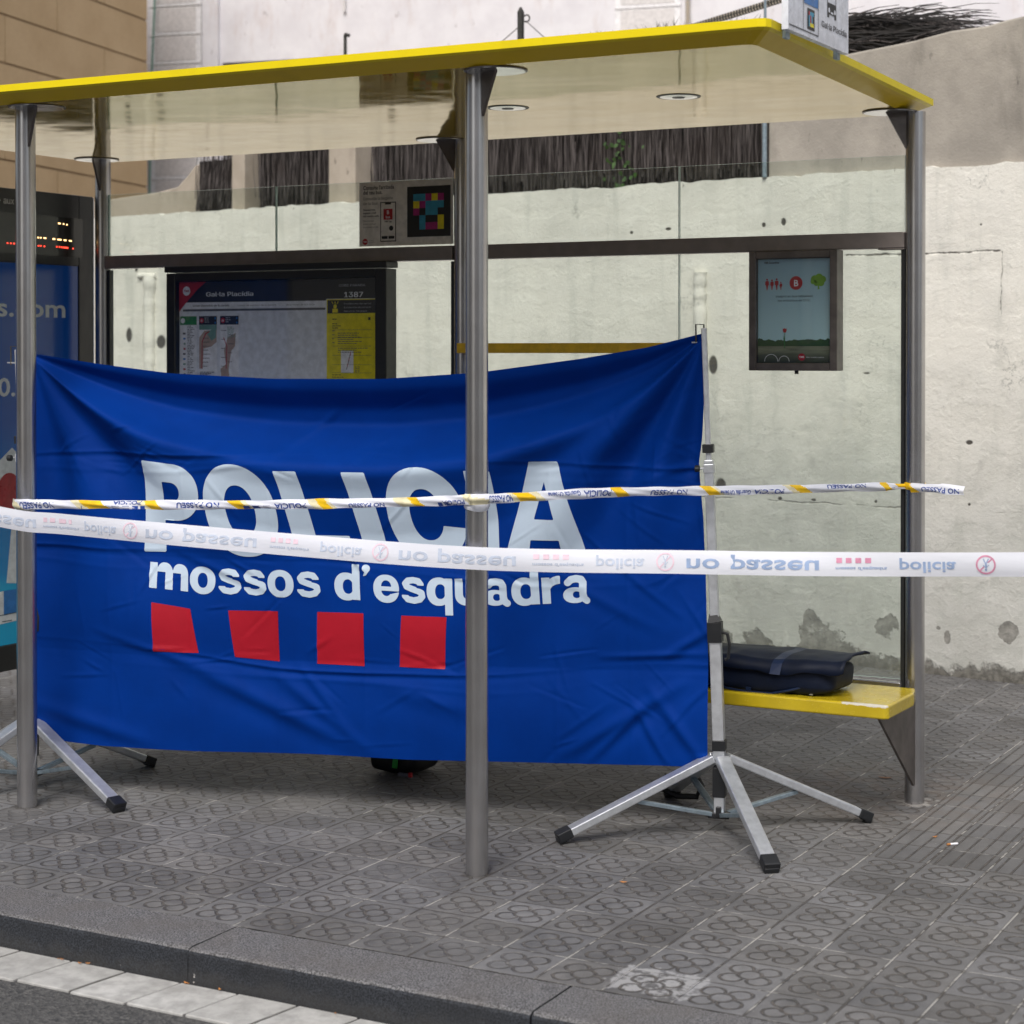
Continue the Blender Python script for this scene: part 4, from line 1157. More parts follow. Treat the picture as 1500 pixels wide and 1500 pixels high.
b.disc(-0.181, 2.205, 0.011, f, 0.0022, 'black_ink', 18); b.rect(-0.229, 2.160, -0.199, 2.172, f, 0.0022, 'black_ink'); b.rect(-0.195, 2.160, -0.165, 2.172, f, 0.0022, 'black_ink')
b.disc(-0.315, 2.150, 0.0135, f, 0.001, 'red_ink', 20); b.text('TMB', -0.315, 2.1465, 0.010, f, 0.0018, 'white_ink', True, width=0.018, align='C')
b.text('Transports', -0.297, 2.153, 0.008, f, 0.001, 'dark_ink', width=0.026); b.text('Metropolitans', -0.297, 2.145, 0.008, f, 0.001, 'dark_ink', width=0.030)
b.rect(-0.101, 2.164, 0.114, 2.378, f, 0.0010, 'black_ink')
cw, ch = 0.0303, 0.0303
code = {(0, 0): 'c', (1, 0): 'c', (2, 0): 'm', (3, 0): 'y', (4, 0): 'm', (0, 1): 'y', (1, 1): 'm', (2, 1): 'c', (3, 1): 'c', (4, 1): 'c', (0, 2): 'm', (2, 2): 'c', (3, 2): 'c', (1, 3): 'c', (4, 3): 'y', (1, 4): 'c', (2, 4): 'm', (3, 4): 'm', (4, 4): 'y'}
for (i, j), k in code.items():
    b.rect(-0.070 + cw * i, 2.346 - ch * (j + 1), -0.070 + cw * (i + 1), 2.346 - ch * j, f, 0.0018, {'c': 'cyan_ink', 'm': 'magenta_ink', 'y': 'yellow_ink'}[k])
tag(b.build('notice'), 'notice on the upper glass with a phone drawing and coloured square code', 'notice')

# stop sign on the roof end
e = thing('stop_sign', 'white bus stop sign standing on the right end of the yellow roof', 'sign', (2.255, 0.94, 2.59))
fs_ = lambda y, z, d: (2.262 + d, y, z)
b = MB(); b.box((2.242, 0.680, 2.604), (2.262, 1.207, 3.25), 'sign_white')
b.rect(0.684, 2.617, 0.930, 2.621, fs_, 0.001, 'dark_ink')
b.rect(0.928, 2.617, 0.932, 3.24, fs_, 0.001, 'dark_ink'); b.rect(0.802, 2.619, 0.805, 3.24, fs_, 0.001, 'dark_ink'); b.rect(0.684, 2.712, 0.93, 2.715, fs_, 0.0012, 'dark_ink')
b.rect(0.690, 2.718, 0.800, 2.80, fs_, 0.001, 'red_ink'); b.rect(0.808, 2.700, 0.927, 2.80, fs_, 0.0016, 'blue_ink')
b.text('22', 0.866, 2.722, 0.06, fs_, 0.0024, 'white_ink', True, align='C'); b.text('24', 0.745, 2.735, 0.05, fs_, 0.002, 'white_ink', True, align='C')
b.rect(0.836, 2.628, 0.898, 2.690, fs_, 0.001, 'black_ink')
rnd = random.Random(2)
for i in range(4):
    for j in range(4):
        k = rnd.choice(['cyan_ink', 'yellow_ink', 'red_ink', 'black_ink', 'cyan_ink'])
        b.rect(0.845 + 0.011 * i, 2.637 + 0.011 * j, 0.856 + 0.011 * i, 2.648 + 0.011 * j, fs_, 0.0018, k)
# bus pictogram
b.rect(1.010, 2.700, 1.090, 2.735, fs_, 0.001, 'black_ink'); b.rect(1.010, 2.690, 1.026, 2.70, fs_, 0.001, 'black_ink'); b.rect(1.074, 2.690, 1.090, 2.70, fs_, 0.001, 'black_ink')
b.disc(1.024, 2.712, 0.008, fs_, 0.0018, 'sign_white', 12); b.disc(1.076, 2.712, 0.008, fs_, 0.0018, 'sign_white', 12); b.rect(1.038, 2.703, 1.062, 2.709, fs_, 0.0018, 'sign_white')
for z0, z1, x0, x1 in ((2.735, 2.82, 1.010, 1.014), (2.735, 2.82, 1.086, 1.090), (2.768, 2.771, 1.014, 1.086), (2.816, 2.82, 1.010, 1.090), (2.80, 2.803, 1.014, 1.086)): b.rect(x0, z0, x1, z1, fs_, 0.001, 'black_ink')
for dx in (0, 0.001): b.text('Gal·la Placídia', 0.958 + dx, 2.653, 0.036, fs_, 0.001 + dx * 0.3, 'dark_ink', width=0.228)
b.build('panel', e, bevel=0.0)
for y in (0.72, 1.16):
    b = MB(); b.box((2.228, y, 2.585), (2.2415, y + 0.03, 2.66), 'galv'); b.build('bracket', e, bevel=0.002)

# advertising panel closing the left end
e = thing('advertising_panel', 'tall advertising panel with a dark header display and blue poster at the left end', 'advertising panel', (-1.94, 1.7, 0.2))
fa = lambda y, z, d: (-1.9 + d, y, z)
b = MB()
b.box((-1.99, 0.55, 0.245), (-1.906, 2.455, 2.409), 'case_black'); b.box((-1.906, 0.55, 0.245), (-1.899, 2.455, 0.36), 'case_black'); b.box((-1.906, 2.36, 0.36), (-1.899, 2.455, 2.409), 'case_black')
b.box((-1.906, 0.55, 2.078), (-1.899, 2.36, 2.409), 'case_black')
b.box((-1.995, 2.4555, 0.245), (-1.895, 2.462, 2.405), 'alu')
b.build('frame', e, bevel=0.003)
b = MB(); b.prism([(2.02, 0.2445), (2.45, 0.2445), (2.45, 0.0), (2.36, 0.0), (2.25, 0.12)], fa, -0.08, -0.02, 'case_black'); b.build('foot', e)
b = MB(); b.prism([(0.56, 0.2445), (0.95, 0.2445), (0.75, 0.12), (0.65, 0.0), (0.56, 0.0)], fa, -0.08, -0.02, 'case_black'); b.build('foot', e)
b = MB()
b.rect(0.62, 2.118, 2.385, 2.30, fa, 0.002, 'display')
for dx in (0, 0.001): b.text('Plaça Gal·la - Temps Reals - aux', 1.935 + dx, 2.338, 0.058, fa, 0.002 + dx * 0.3, 'white_ink', align='R')
for y, z, m in [(2.217, 2.267, 'a'), (2.226, 2.267, 'a'), (2.25, 2.266, 'a'), (2.272, 2.264, 'a'), (2.083, 2.194, 'a'), (2.10, 2.194, 'a'), (2.122, 2.194, 'a'), (2.131, 2.194, 'a'), (2.181, 2.193, 'a'), (2.19, 2.193, 'a'), (2.213, 2.192, 'a'), (2.222, 2.192, 'a'), (2.231, 2.192, 'a'), (2.255, 2.191, 'a'), (2.264, 2.191, 'a'), (2.29, 2.190, 'a'), (2.30, 2.189, 'a'),
                (1.889, 2.159, 'r'), (1.91, 2.159, 'r'), (1.93, 2.159, 'r'), (1.95, 2.159, 'r'), (2.05, 2.158, 'r'), (2.061, 2.158, 'r'), (2.085, 2.157, 'r'), (2.10, 2.157, 'r'), (2.123, 2.156, 'r'), (2.204, 2.158, 'r'), (2.222, 2.158, 'r'), (2.237, 2.157, 'r'), (2.25, 2.157, 'r'), (2.259, 2.157, 'r'), (2.268, 2.157, 'r'), (2.276, 2.156, 'r'), (2.313, 2.155, 'r')]:
    b.rect(y, z, y + 0.008, z + 0.006, fa, 0.0035, 'led_amber' if m == 'a' else 'led_red')
for k in range(40): b.rect(0.75 + 0.027 * k, 2.157, 0.758 + 0.027 * k, 2.163, fa, 0.0035, 'led_red')
b.build('header', e)
b = MB()
b.rect(0.60, 0.362, 2.358, 2.076, fa, -0.0045, 'ad')
b.text('vuelos.com', 2.272, 1.836, 0.118, fa, -0.0035, 'ad_white', True, align='R', width=0.86)
b.text('desde 10.', 1.945, 1.478, 0.115, fa, -0.0035, 'ad_white', True, align='R', width=0.6)
b.flat([(1.60, 1.02), (1.925, 1.245), (2.20, 1.02), (2.20, 0.60), (1.888, 0.64), (1.925, 0.93), (1.60, 0.93)], fa, -0.0035, 'ad_white')
b.disc(1.905, 1.045, 0.075, fa, -0.0028, 'ad_red', 28, ry=0.088)
b.flat([(1.4, 0.605), (2.25, 0.605), (2.2, 0.52), (2.10, 0.47), (1.4, 0.44)], fa, -0.0035, 'ad_white')
b.flat([(1.87, 0.606), (1.99, 0.606), (2.00, 0.54), (1.98, 0.505), (1.87, 0.495)], fa, -0.0030, 'blue_ink')
for k in range(5): b.rect(1.5 + 0.12 * k, 0.455 + 0.004 * k, 1.56 + 0.12 * k, 0.459 + 0.004 * k, fa, -0.0028, 'ad_line')
b.flat([(1.4, 0.486), (2.0, 0.500), (2.1, 0.53), (2.1, 0.534), (2.0, 0.504), (1.4, 0.490)], fa, -0.0026, 'ad_line')
b.build('poster', e)

# ------------------------------------------------------------------ banner
BL = np.array([-0.93, 1.02]); BR_ = np.array([1.637, 1.648])
BD = BR_ - BL; BLEN = float(np.linalg.norm(BD)); BD = BD / BLEN; BNV = np.array([BD[1], -BD[0]])
ztop = smooth_interp([(-0.1, 1.683), (0.006, 1.669), (0.293, 1.629), (0.573, 1.596), (0.985, 1.577), (1.411, 1.578), (1.773, 1.602), (2.151, 1.652), (2.398, 1.693), (2.59, 1.741), (2.7, 1.765)])
zbot = smooth_interp([(-0.1, 0.235), (0.004, 0.217), (0.149, 0.192), (0.291, 0.183), (0.712, 0.183), (1.12, 0.193), (1.517, 0.194), (1.903, 0.206), (2.278, 0.216), (2.61, 0.228), (2.7, 0.23)])
sright = smooth_interp([(0.1, 2.612), (0.236, 2.612), (0.618, 2.611), (0.857, 2.601), (1.095, 2.593), (1.286, 2.574), (1.381, 2.588), (1.572, 2.599), (1.743, 2.598), (1.9, 2.598)])
FW = np.array([0, 0.12, 0.33, 0.52, 0.75, 0.93, 1.02, 1.2, 1.7, 2.5, 8])
FV = np.array([0, -0.10, -0.52, -0.62, 0.05, 0.72, 0.76, 0.55, 0.18, 0.0, 0.0])
_w = np.linspace(0, 8, 1601); _f = np.interp(_w, FW, FV)
_k = np.hanning(33); _k /= _k.sum()
_f = np.convolve(np.concatenate([np.full(16, _f[0]), _f, np.full(16, _f[-1])]), _k, 'valid')
def seg(s, z, s0, z0, s1, z1, amp, wid, asym=0.0):
    dx, dz = s1 - s0, z1 - z0
    L2 = dx * dx + dz * dz
    t = ((s - s0) * dx + (z - z0) * dz) / L2
    dd = ((s - s0) * dz - (z - z0) * dx) / math.sqrt(L2)
    tc = np.clip(t, 0, 1)
    env = np.exp(-((t - tc) * math.sqrt(L2) / (wid * 2.2)) ** 2) * (0.35 + 0.65 * np.sin(np.pi * np.clip(tc * 0.9 + 0.05, 0, 1)))
    w = wid * (1 + asym * tc)
    return amp * env * (np.exp(-(dd / w) ** 2) - 0.5 * np.exp(-((dd - 1.6 * w) / (1.5 * w)) ** 2))
_rng = np.random.RandomState(4)
_SEG = []
for _i in range(120):       # small sharp puckers, thickest along the storage creases and by the ties
    _q = _rng.rand()
    if _q < 0.45:
        _s0, _z0 = _rng.uniform(0.05, 2.55), (1.287, 0.925, 0.545)[_rng.randint(3)] + _rng.uniform(-0.06, 0.06)
        _a = _rng.normal(0, 0.35)
    elif _q < 0.7:
        _s0, _z0 = (_rng.uniform(0.02, 0.5), _rng.uniform(0.3, 1.4)) if _rng.rand() < 0.4 else (_rng.uniform(2.0, 2.58), _rng.uniform(0.25, 1.5))
        _a = _rng.uniform(-1.6, 1.6)
    else:
        _s0, _z0 = _rng.uniform(0.05, 2.55), _rng.uniform(0.2, 1.5)
        _a = _rng.uniform(-0.9, 0.9)
    _l = _rng.uniform(0.05, 0.22)
    _SEG.append((_s0, _z0, _s0 + _l * math.cos(_a), _z0 + _l * math.sin(_a), _rng.uniform(0.0012, 0.0036) * (1 if _rng.rand() < 0.7 else -1), _rng.uniform(0.005, 0.011)))
_W = [(_rng.uniform(2, 26), _rng.uniform(-26, 26), _rng.uniform(0, 6.28), _rng.uniform(0.3, 1)) for _ in range(26)]
def disp(s, z):
    s = np.asarray(s, float); z = np.asarray(z, float)
    y = ztop(s) - z
    Lb = 2.6
    e = 0.335 * np.tanh(np.clip(s, 0, 9) / 0.62) ** 0.9 * np.tanh(np.clip(Lb - s, 0, 9) / 0.50) ** 0.9 + 0.012
    w = y / e
    d = 0.150 * (e / 0.335) * np.interp(w, _w, _f)
    # rays from the two upper corners
    for cx, sg, ph, per, amp in ((0.0, 1, 0.9, 0.60, 0.036), (2.60, -1, 2.4, 0.48, 0.044)):
        dx = sg * (s - cx); dy = np.clip(y, 0, 9)
        r = np.hypot(dx, dy); th = np.arctan2(dy, np.abs(dx) + 1e-4)
        env = np.clip(r / 0.45, 0, 1) ** 1.2 * np.exp(-(r / 0.95) ** 2)
        d = d + amp * env * np.cos(2 * np.pi * (th + 0.05 * np.sin(r * 5)) / per + ph) * np.clip((th - 0.25) / 0.4, 0, 1)
    # broad lazy billows of the lower half
    d = d + 0.008 * np.sin(2.3 * s + 0.7 + 1.2 * z) * np.clip(y / 0.9, 0, 1) + 0.008 * np.sin(5.1 * s - 2.0 * z) * np.clip(y / 0.6, 0, 1)
    # storage creases
    for zc, amp, k in ((1.287, 0.0060, 0), (0.925, 0.0060, 1), (0.545, 0.0080, 2)):
        zz = zc + 0.014 * np.sin(1.7 * s + k) + 0.006 * np.sin(7 * s + 2 * k) + (0.035 * np.cos(2.4 * s) if k == 2 else 0.0)
        a = amp * (0.55 + 0.45 * np.sin(3.1 * s + 2 * k))
        q = (z - zz) / 0.0065
        d = d + a * np.exp(-np.abs(q)) - 0.6 * a * np.exp(-((q + 2.2) / 1.8) ** 2)
        q2 = (z - zz + 0.05 + 0.02 * np.sin(4 * s)) / 0.010
        d = d + 0.3 * a * np.exp(-q2 ** 2)
    zp = (z + 0.012 * np.sin(1.7 * s) - 0.545) / 0.3705
    fr_ = zp - np.floor(zp)
    d = d + 0.016 * np.sin(np.pi * fr_) * np.clip((1.29 - z) / 0.02, 0, 1) * (0.75 + 0.35 * np.sin(1.9 * s + 2 * np.floor(zp)))
    for sc_, amp in ((0.66, 0.003), (1.003, 0.004), (1.335, 0.003), (1.70, 0.002), (2.06, 0.0035), (0.33, 0.003), (2.33, 0.003)):
        q = (s - sc_ - 0.01 * np.sin(4 * z)) / 0.010
        d = d + amp * np.exp(-np.abs(q)) * np.clip((y - 0.25) / 0.2, 0, 1)
    # sharper wrinkles
    for a in ((0.62, 0.52, 1.28, 0.24, 0.016, 0.030), (1.00, 0.48, 1.34, 0.24, 0.010, 0.022), (1.10, 0.50, 1.25, 0.33, 0.008, 0.016), (2.12, 0.26, 2.50, 0.50, 0.013, 0.022), (2.42, 0.47, 2.60, 0.24, 0.014, 0.020), (2.20, 0.24, 2.36, 0.40, 0.012, 0.016),
              (2.36, 0.42, 2.46, 0.24, 0.010, 0.014), (2.48, 0.62, 2.61, 0.70, 0.012, 0.016), (2.25, 0.60, 2.60, 0.62, 0.008, 0.012), (2.05, 0.88, 2.40, 0.72, 0.006, 0.020), (2.30, 0.92, 2.50, 0.76, 0.005, 0.012), (1.02, 1.30, 1.20, 1.45, 0.007, 0.014), (2.40, 1.23, 2.60, 1.30, 0.007, 0.014),
              (0.02, 0.33, 0.45, 0.22, 0.014, 0.030), (0.62, 0.92, 0.95, 0.80, 0.006, 0.014), (1.25, 0.96, 1.36, 0.86, 0.006, 0.010), (0.30, 0.62, 0.70, 0.50, 0.006, 0.016), (1.45, 0.45, 1.75, 0.38, 0.008, 0.030), (1.5, 1.42, 1.9, 1.36, 0.006, 0.03), (0.55, 1.36, 0.9, 1.28, 0.005, 0.02)):
        d = d + 0.8 * seg(s, z, *a)
    for a in _SEG:
        d = d + seg(s, z, *a)
    n = 0
    for fx, fz, ph, am in _W:
        n = n + am / (1 + 0.12 * math.hypot(fx, fz)) * np.sin(fx * s + fz * z + ph + 0.6 * np.sin(3 * s + fz * 0.3))
    d = d + 0.0009 * n * np.clip(y / 0.15, 0, 1)
    # hem
    return d
def bpt(s, z, off=0.0):
    s = np.asarray(s, float); z = np.asarray(z, float)
    d = disp(s, z)
    h = 0.004
    ds = (disp(s + h, z) - disp(s - h, z)) / (2 * h); dz = (disp(s, z + h) - disp(s, z - h)) / (2 * h)
    nl = np.sqrt(1 + ds ** 2 + dz ** 2)
    so_, zo, do = s - ds / nl * off, z - dz / nl * off, d + off / nl
    X = BL[0] + BD[0] * so_ + BNV[0] * do; Y = BL[1] + BD[1] * so_ + BNV[1] * do
    return np.stack([X, Y, zo], -1)

b = MB()
NU, NV = 420, 330
U_, V_ = np.meshgrid(np.linspace(0, 1, NU), np.linspace(0, 1, NV))
S_ = -0.012 + U_ * 2.612
Z_ = ztop(S_) + (zbot(S_) - ztop(S_)) * V_
wgt = np.clip((U_ - 0.8) / 0.2, 0, 1) ** 2
S_ = S_ + wgt * (sright(Z_) - 2.60)
pts = bpt(S_, Z_).reshape(-1, 3)
fs = [(j * NU + i, (j + 1) * NU + i, (j + 1) * NU + i + 1, j * NU + i + 1) for j in range(NV - 1) for i in range(NU - 1)]
b.add(pts, fs, 'blue_cloth')

# letter shapes as implicit outlines, polygonised on a fine grid
def polygonise(fn, x0, x1, y0, y1, h):
    nx, ny = int((x1 - x0) / h) + 2, int((y1 - y0) / h) + 2
    X, Y = np.meshgrid(x0 + h * np.arange(nx), y0 + h * np.arange(ny))
    F = fn(X, Y)
    vs, fs, idx, edge = [], [], {}, {}
    def corner(i, j):
        k = (i, j)
        if k not in idx:
            idx[k] = len(vs); vs.append((X[j, i], Y[j, i]))
        return idx[k]
    def cut(i0, j0, i1, j1):
        k = (i0, j0, i1, j1) if (i0, j0) < (i1, j1) else (i1, j1, i0, j0)
        if k not in edge:
            a, c = F[k[1], k[0]], F[k[3], k[2]]
            t = a / (a - c)
            edge[k] = len(vs)
            vs.append((X[k[1], k[0]] + t * (X[k[3], k[2]] - X[k[1], k[0]]), Y[k[1], k[0]] + t * (Y[k[3], k[2]] - Y[k[1], k[0]])))
        return edge[k]
    IN = F < 0
    cnt = IN[:-1, :-1].astype(int) + IN[1:, :-1] + IN[:-1, 1:] + IN[1:, 1:]
    for j, i in zip(*np.nonzero(cnt)):
        cs = [(i, j), (i + 1, j), (i + 1, j + 1), (i, j + 1)]
        if cnt[j, i] == 4:
            fs.append(tuple(corner(*c) for c in cs)); continue
        poly = []
        for k in range(4):
            c, nx_ = cs[k], cs[(k + 1) % 4]
            a, bb = IN[c[1], c[0]], IN[nx_[1], nx_[0]]
            if a: poly.append(corner(*c))
            if a != bb: poly.append(cut(*c, *nx_))
        if len(poly) >= 3: fs.append(tuple(poly))
    return np.array(vs), fs
mn, mx_ = np.minimum, np.maximum
def Bx(x0, y0, x1, y1): return lambda X, Y: mx_(np.abs(X - (x0 + x1) / 2) - (x1 - x0) / 2, np.abs(Y - (y0 + y1) / 2) - (y1 - y0) / 2)
def El(cx, cy, rx, ry, p=2.2): return lambda X, Y: ((np.abs((X - cx) / rx) ** p + np.abs((Y - cy) / ry) ** p) ** (1 / p) - 1) * min(rx, ry)
def U(*f): return lambda X, Y: np.minimum.reduce([g(X, Y) for g in f])
def I(*f): return lambda X, Y: np.maximum.reduce([g(X, Y) for g in f])
def Df(a, *f): return lambda X, Y: np.maximum.reduce([a(X, Y)] + [-g(X, Y) for g in f])
def Hp(x0, y0, x1, y1):   # inside is left of the directed line
    L = math.hypot(x1 - x0, y1 - y0)
    return lambda X, Y: -((x1 - x0) * (Y - y0) - (y1 - y0) * (X - x0)) / L
def Cp(pts): return I(*[Hp(*pts[k], *pts[(k + 1) % len(pts)]) for k in range(len(pts))])
def Pth(pts, r):
    def f(X, Y):
        D = np.full(X.shape, 9.0)
        for (ax, ay), (bx_, by) in zip(pts[:-1], pts[1:]):
            vx, vy = bx_ - ax, by - ay
            t = np.clip(((X - ax) * vx + (Y - ay) * vy) / (vx * vx + vy * vy), 0, 1)
            D = mn(D, np.hypot(X - ax - t * vx, Y - ay - t * vy))
        return D - r
    return f
Og = Df(El(0.45, 0.5, 0.45, 0.52), El(0.45, 0.5, 0.185, 0.285))
BIG = {
 'P': (Df(U(Bx(0, 0, 0.285, 1), Bx(0.1, 0.36, 0.42, 1), I(El(0.42, 0.68, 0.37, 0.32), Bx(0.40, 0, 2, 2))), U(Bx(0.285, 0.58, 0.41, 0.79), I(El(0.40, 0.685, 0.125, 0.105), Bx(0.40, 0, 2, 2)))), 0.79),
 'O': (Og, 0.90),
 'L': (U(Bx(0, 0, 0.285, 1), Bx(0, 0, 0.70, 0.24)), 0.70),
 'I': (Bx(0, 0, 0.285, 1), 0.285),
 'C': (Df(Og, Cp([(0.46, 0.50), (0.60, 0.38), (1.2, 0.33), (1.2, 0.62), (0.62, 0.625), (0.5, 0.56)])), 0.88),
 'A': (Df(Cp([(0, 0), (0.99, 0), (0.665, 1), (0.325, 1)]), Cp([(0.37, 0.40), (0.62, 0.40), (0.495, 0.79)]), Cp([(0.25, -0.3), (0.74, -0.3), (0.665, 0.185), (0.325, 0.185)])), 0.99),
}
bowl = Df(El(0.51, 0.5, 0.51, 0.54), El(0.51, 0.5, 0.20, 0.29))
bowlq = U(Df(El(0.47, 0.5, 0.47, 0.54), El(0.53, 0.5, 0.20, 0.28)), )
arch = lambda x: U(Bx(x, 0, x + 0.30, 0.62), I(El(x - 0.03, 0.60, 0.33, 0.43), Bx(x - 0.03, 0.58, x + 0.4, 2)), I(El(x - 0.06, 0.64, 0.28, 0.39), Bx(x - 0.45, 0.60, x, 2)))
SMALL = {
 'o': (bowl, 1.10), 
 's': (Df(U(Pth([(0.79, 0.74), (0.70, 0.86), (0.50, 0.895), (0.30, 0.86), (0.19, 0.74), (0.24, 0.63), (0.44, 0.555), (0.66, 0.49), (0.82, 0.42), (0.84, 0.29), (0.74, 0.17), (0.52, 0.115), (0.28, 0.15), (0.17, 0.27)], 0.122)), Cp([(0.62, 0.60), (1.1, 0.50), (1.1, 0.70), (0.66, 0.70)]), Cp([(-0.2, 0.31), (0.36, 0.31), (0.36, 0.36), (0.30, 0.47), (-0.2, 0.5)])), 1.02),
 'm': (U(Bx(0, 0, 0.30, 1.0), Df(U(arch(0.63), arch(1.26)), Bx(0.30, -1, 0.63, 0.66), Bx(0.93, -1, 1.26, 0.66))), 1.64),
 'd': (U(bowlq, Bx(0.70, 0, 1.0, 1.38)), 1.10),
 'q': (U(bowlq, Bx(0.70, -0.40, 1.0, 1.0)), 1.10),
 'e': (U(Df(El(0.50, 0.5, 0.50, 0.54), El(0.50, 0.52, 0.205, 0.30), Cp([(0.45, 0.24), (0.70, 0.31), (1.3, 0.31), (1.3, 0.43), (0.45, 0.43)])), Bx(0.2, 0.42, 0.985, 0.585)), 1.06),
 'u': (U(Bx(0, 0.40, 0.30, 1.0), Bx(0.68, 0, 0.98, 1.0), I(Df(El(0.42, 0.40, 0.42, 0.42), El(0.49, 0.42, 0.19, 0.20)), Bx(-1, -1, 0.8, 0.42))), 1.10),
 'a': (U(Pth([(0.19, 0.77), (0.30, 0.87), (0.48, 0.90), (0.66, 0.86), (0.73, 0.74), (0.73, 0.30), (0.78, 0.14), (0.86, 0.08)], 0.135), Df(El(0.42, 0.285, 0.42, 0.30), El(0.49, 0.30, 0.14, 0.13), Bx(0.75, -1, 2, 2)), Bx(0.60, 0.10, 0.865, 0.7)), 1.04),
 'r': (U(Bx(0, 0, 0.30, 1.0), I(Df(El(0.62, 0.42, 0.52, 0.62), El(0.66, 0.36, 0.40, 0.38)), Bx(0.1, 0.55, 0.66, 2))), 0.74),
 '’': (U(El(0.16, 1.24, 0.15, 0.14), Cp([(0.03, 0.93), (0.16, 0.98), (0.31, 1.22), (0.14, 1.22)])), 0.42),
 ' ': (None, 0.50),
}
def put_glyph(fn, w, h, x0, x1, y0, y1, mapf, off, mat):
    vs, fs = polygonise(fn, x0, x1, y0, y1, h)
    s, z = mapf(vs[:, 0], vs[:, 1])
    b.add(bpt(s, z, off), fs, mat)
for ch, s0, w, zt, zb, sh in (('P', 0.481, 0.240, 1.262, 0.925, -0.014), ('O', 0.716, 0.283, 1.258, 0.925, 0.036), ('L', 1.026, 0.222, 1.243, 0.930, 0.056), ('I', 1.290, 0.090, 1.243, 0.930, 0.060),
                              ('C', 1.432, 0.285, 1.258, 0.925, 0.030), ('I', 1.752, 0.092, 1.256, 0.930, 0.020), ('A', 1.886, 0.292, 1.290, 0.945, 0.0)):
    fn, gw = BIG[ch]
    def mp(x, y, s0=s0, w=w, zt=zt, zb=zb, sh=sh, gw=gw):
        bend = 0.012 * np.sin(np.pi * np.clip(y, 0, 1)) if sh > 0.01 else 0
        dz = 0.02 * (x / gw - 0.5) * (-1 if s0 < 0.6 else 0)
        return s0 + x / gw * w + sh * (1 - y) + bend * 0.3, zb + y * (zt - zb) + dz * np.clip(y, 0, 1)
    put_glyph(fn, gw, 0.014, -0.05, gw + 0.1, -0.06, 1.07, mp, 0.0016, 'cloth_white')
basel = smooth_interp([(0.4, 0.803), (0.49, 0.792), (0.7, 0.776), (1.2, 0.772), (1.6, 0.763), (1.9, 0.772), (2.18, 0.788), (2.4, 0.80)])
XH = 0.0945; x = 0.492
word = 'mossos d’esquadra'
tot = sum(SMALL[c][1] for c in word) * XH
kx = (2.190 - 0.492) / tot
for c in word:
    fn, gw = SMALL[c]
    if fn is not None:
        def mp(xx, yy, x=x):
            s = x + xx * XH * kx
            return s + 0.004 * (1 - yy), basel(s) + yy * XH
        put_glyph(fn, gw, 0.022, -0.06, gw + 0.1, -0.48, 1.46, mp, 0.0016, 'cloth_white')
    x += gw * XH * kx
for q in (((0.509, 0.738), (0.662, 0.717), (0.692, 0.552), (0.514, 0.553)), ((0.811, 0.715), (1.007, 0.718), (1.007, 0.529), (0.832, 0.541)), ((1.160, 0.720), (1.340, 0.721), (1.341, 0.526), (1.152, 0.526)), ((1.488, 0.719), (1.662, 0.720), (1.651, 0.529), (1.477, 0.530))):
    n = 26
    u, v = np.meshgrid(np.linspace(0, 1, n), np.linspace(0, 1, n))
    q = np.array(q)
    P = (q[0] * ((1 - u) * (1 - v))[..., None] + q[1] * (u * (1 - v))[..., None] + q[2] * (u * v)[..., None] + q[3] * ((1 - u) * v)[..., None])
    b.add(bpt(P[..., 0].ravel(), P[..., 1].ravel(), 0.0016), [(j * n + i, (j + 1) * n + i, (j + 1) * n + i + 1, j * n + i + 1) for j in range(n - 1) for i in range(n - 1)], 'cloth_red')
banner = tag(b.build('police_banner', smooth=True, angle=180), 'large blue police cloth banner with white lettering and red squares, hung between two stands', 'banner')

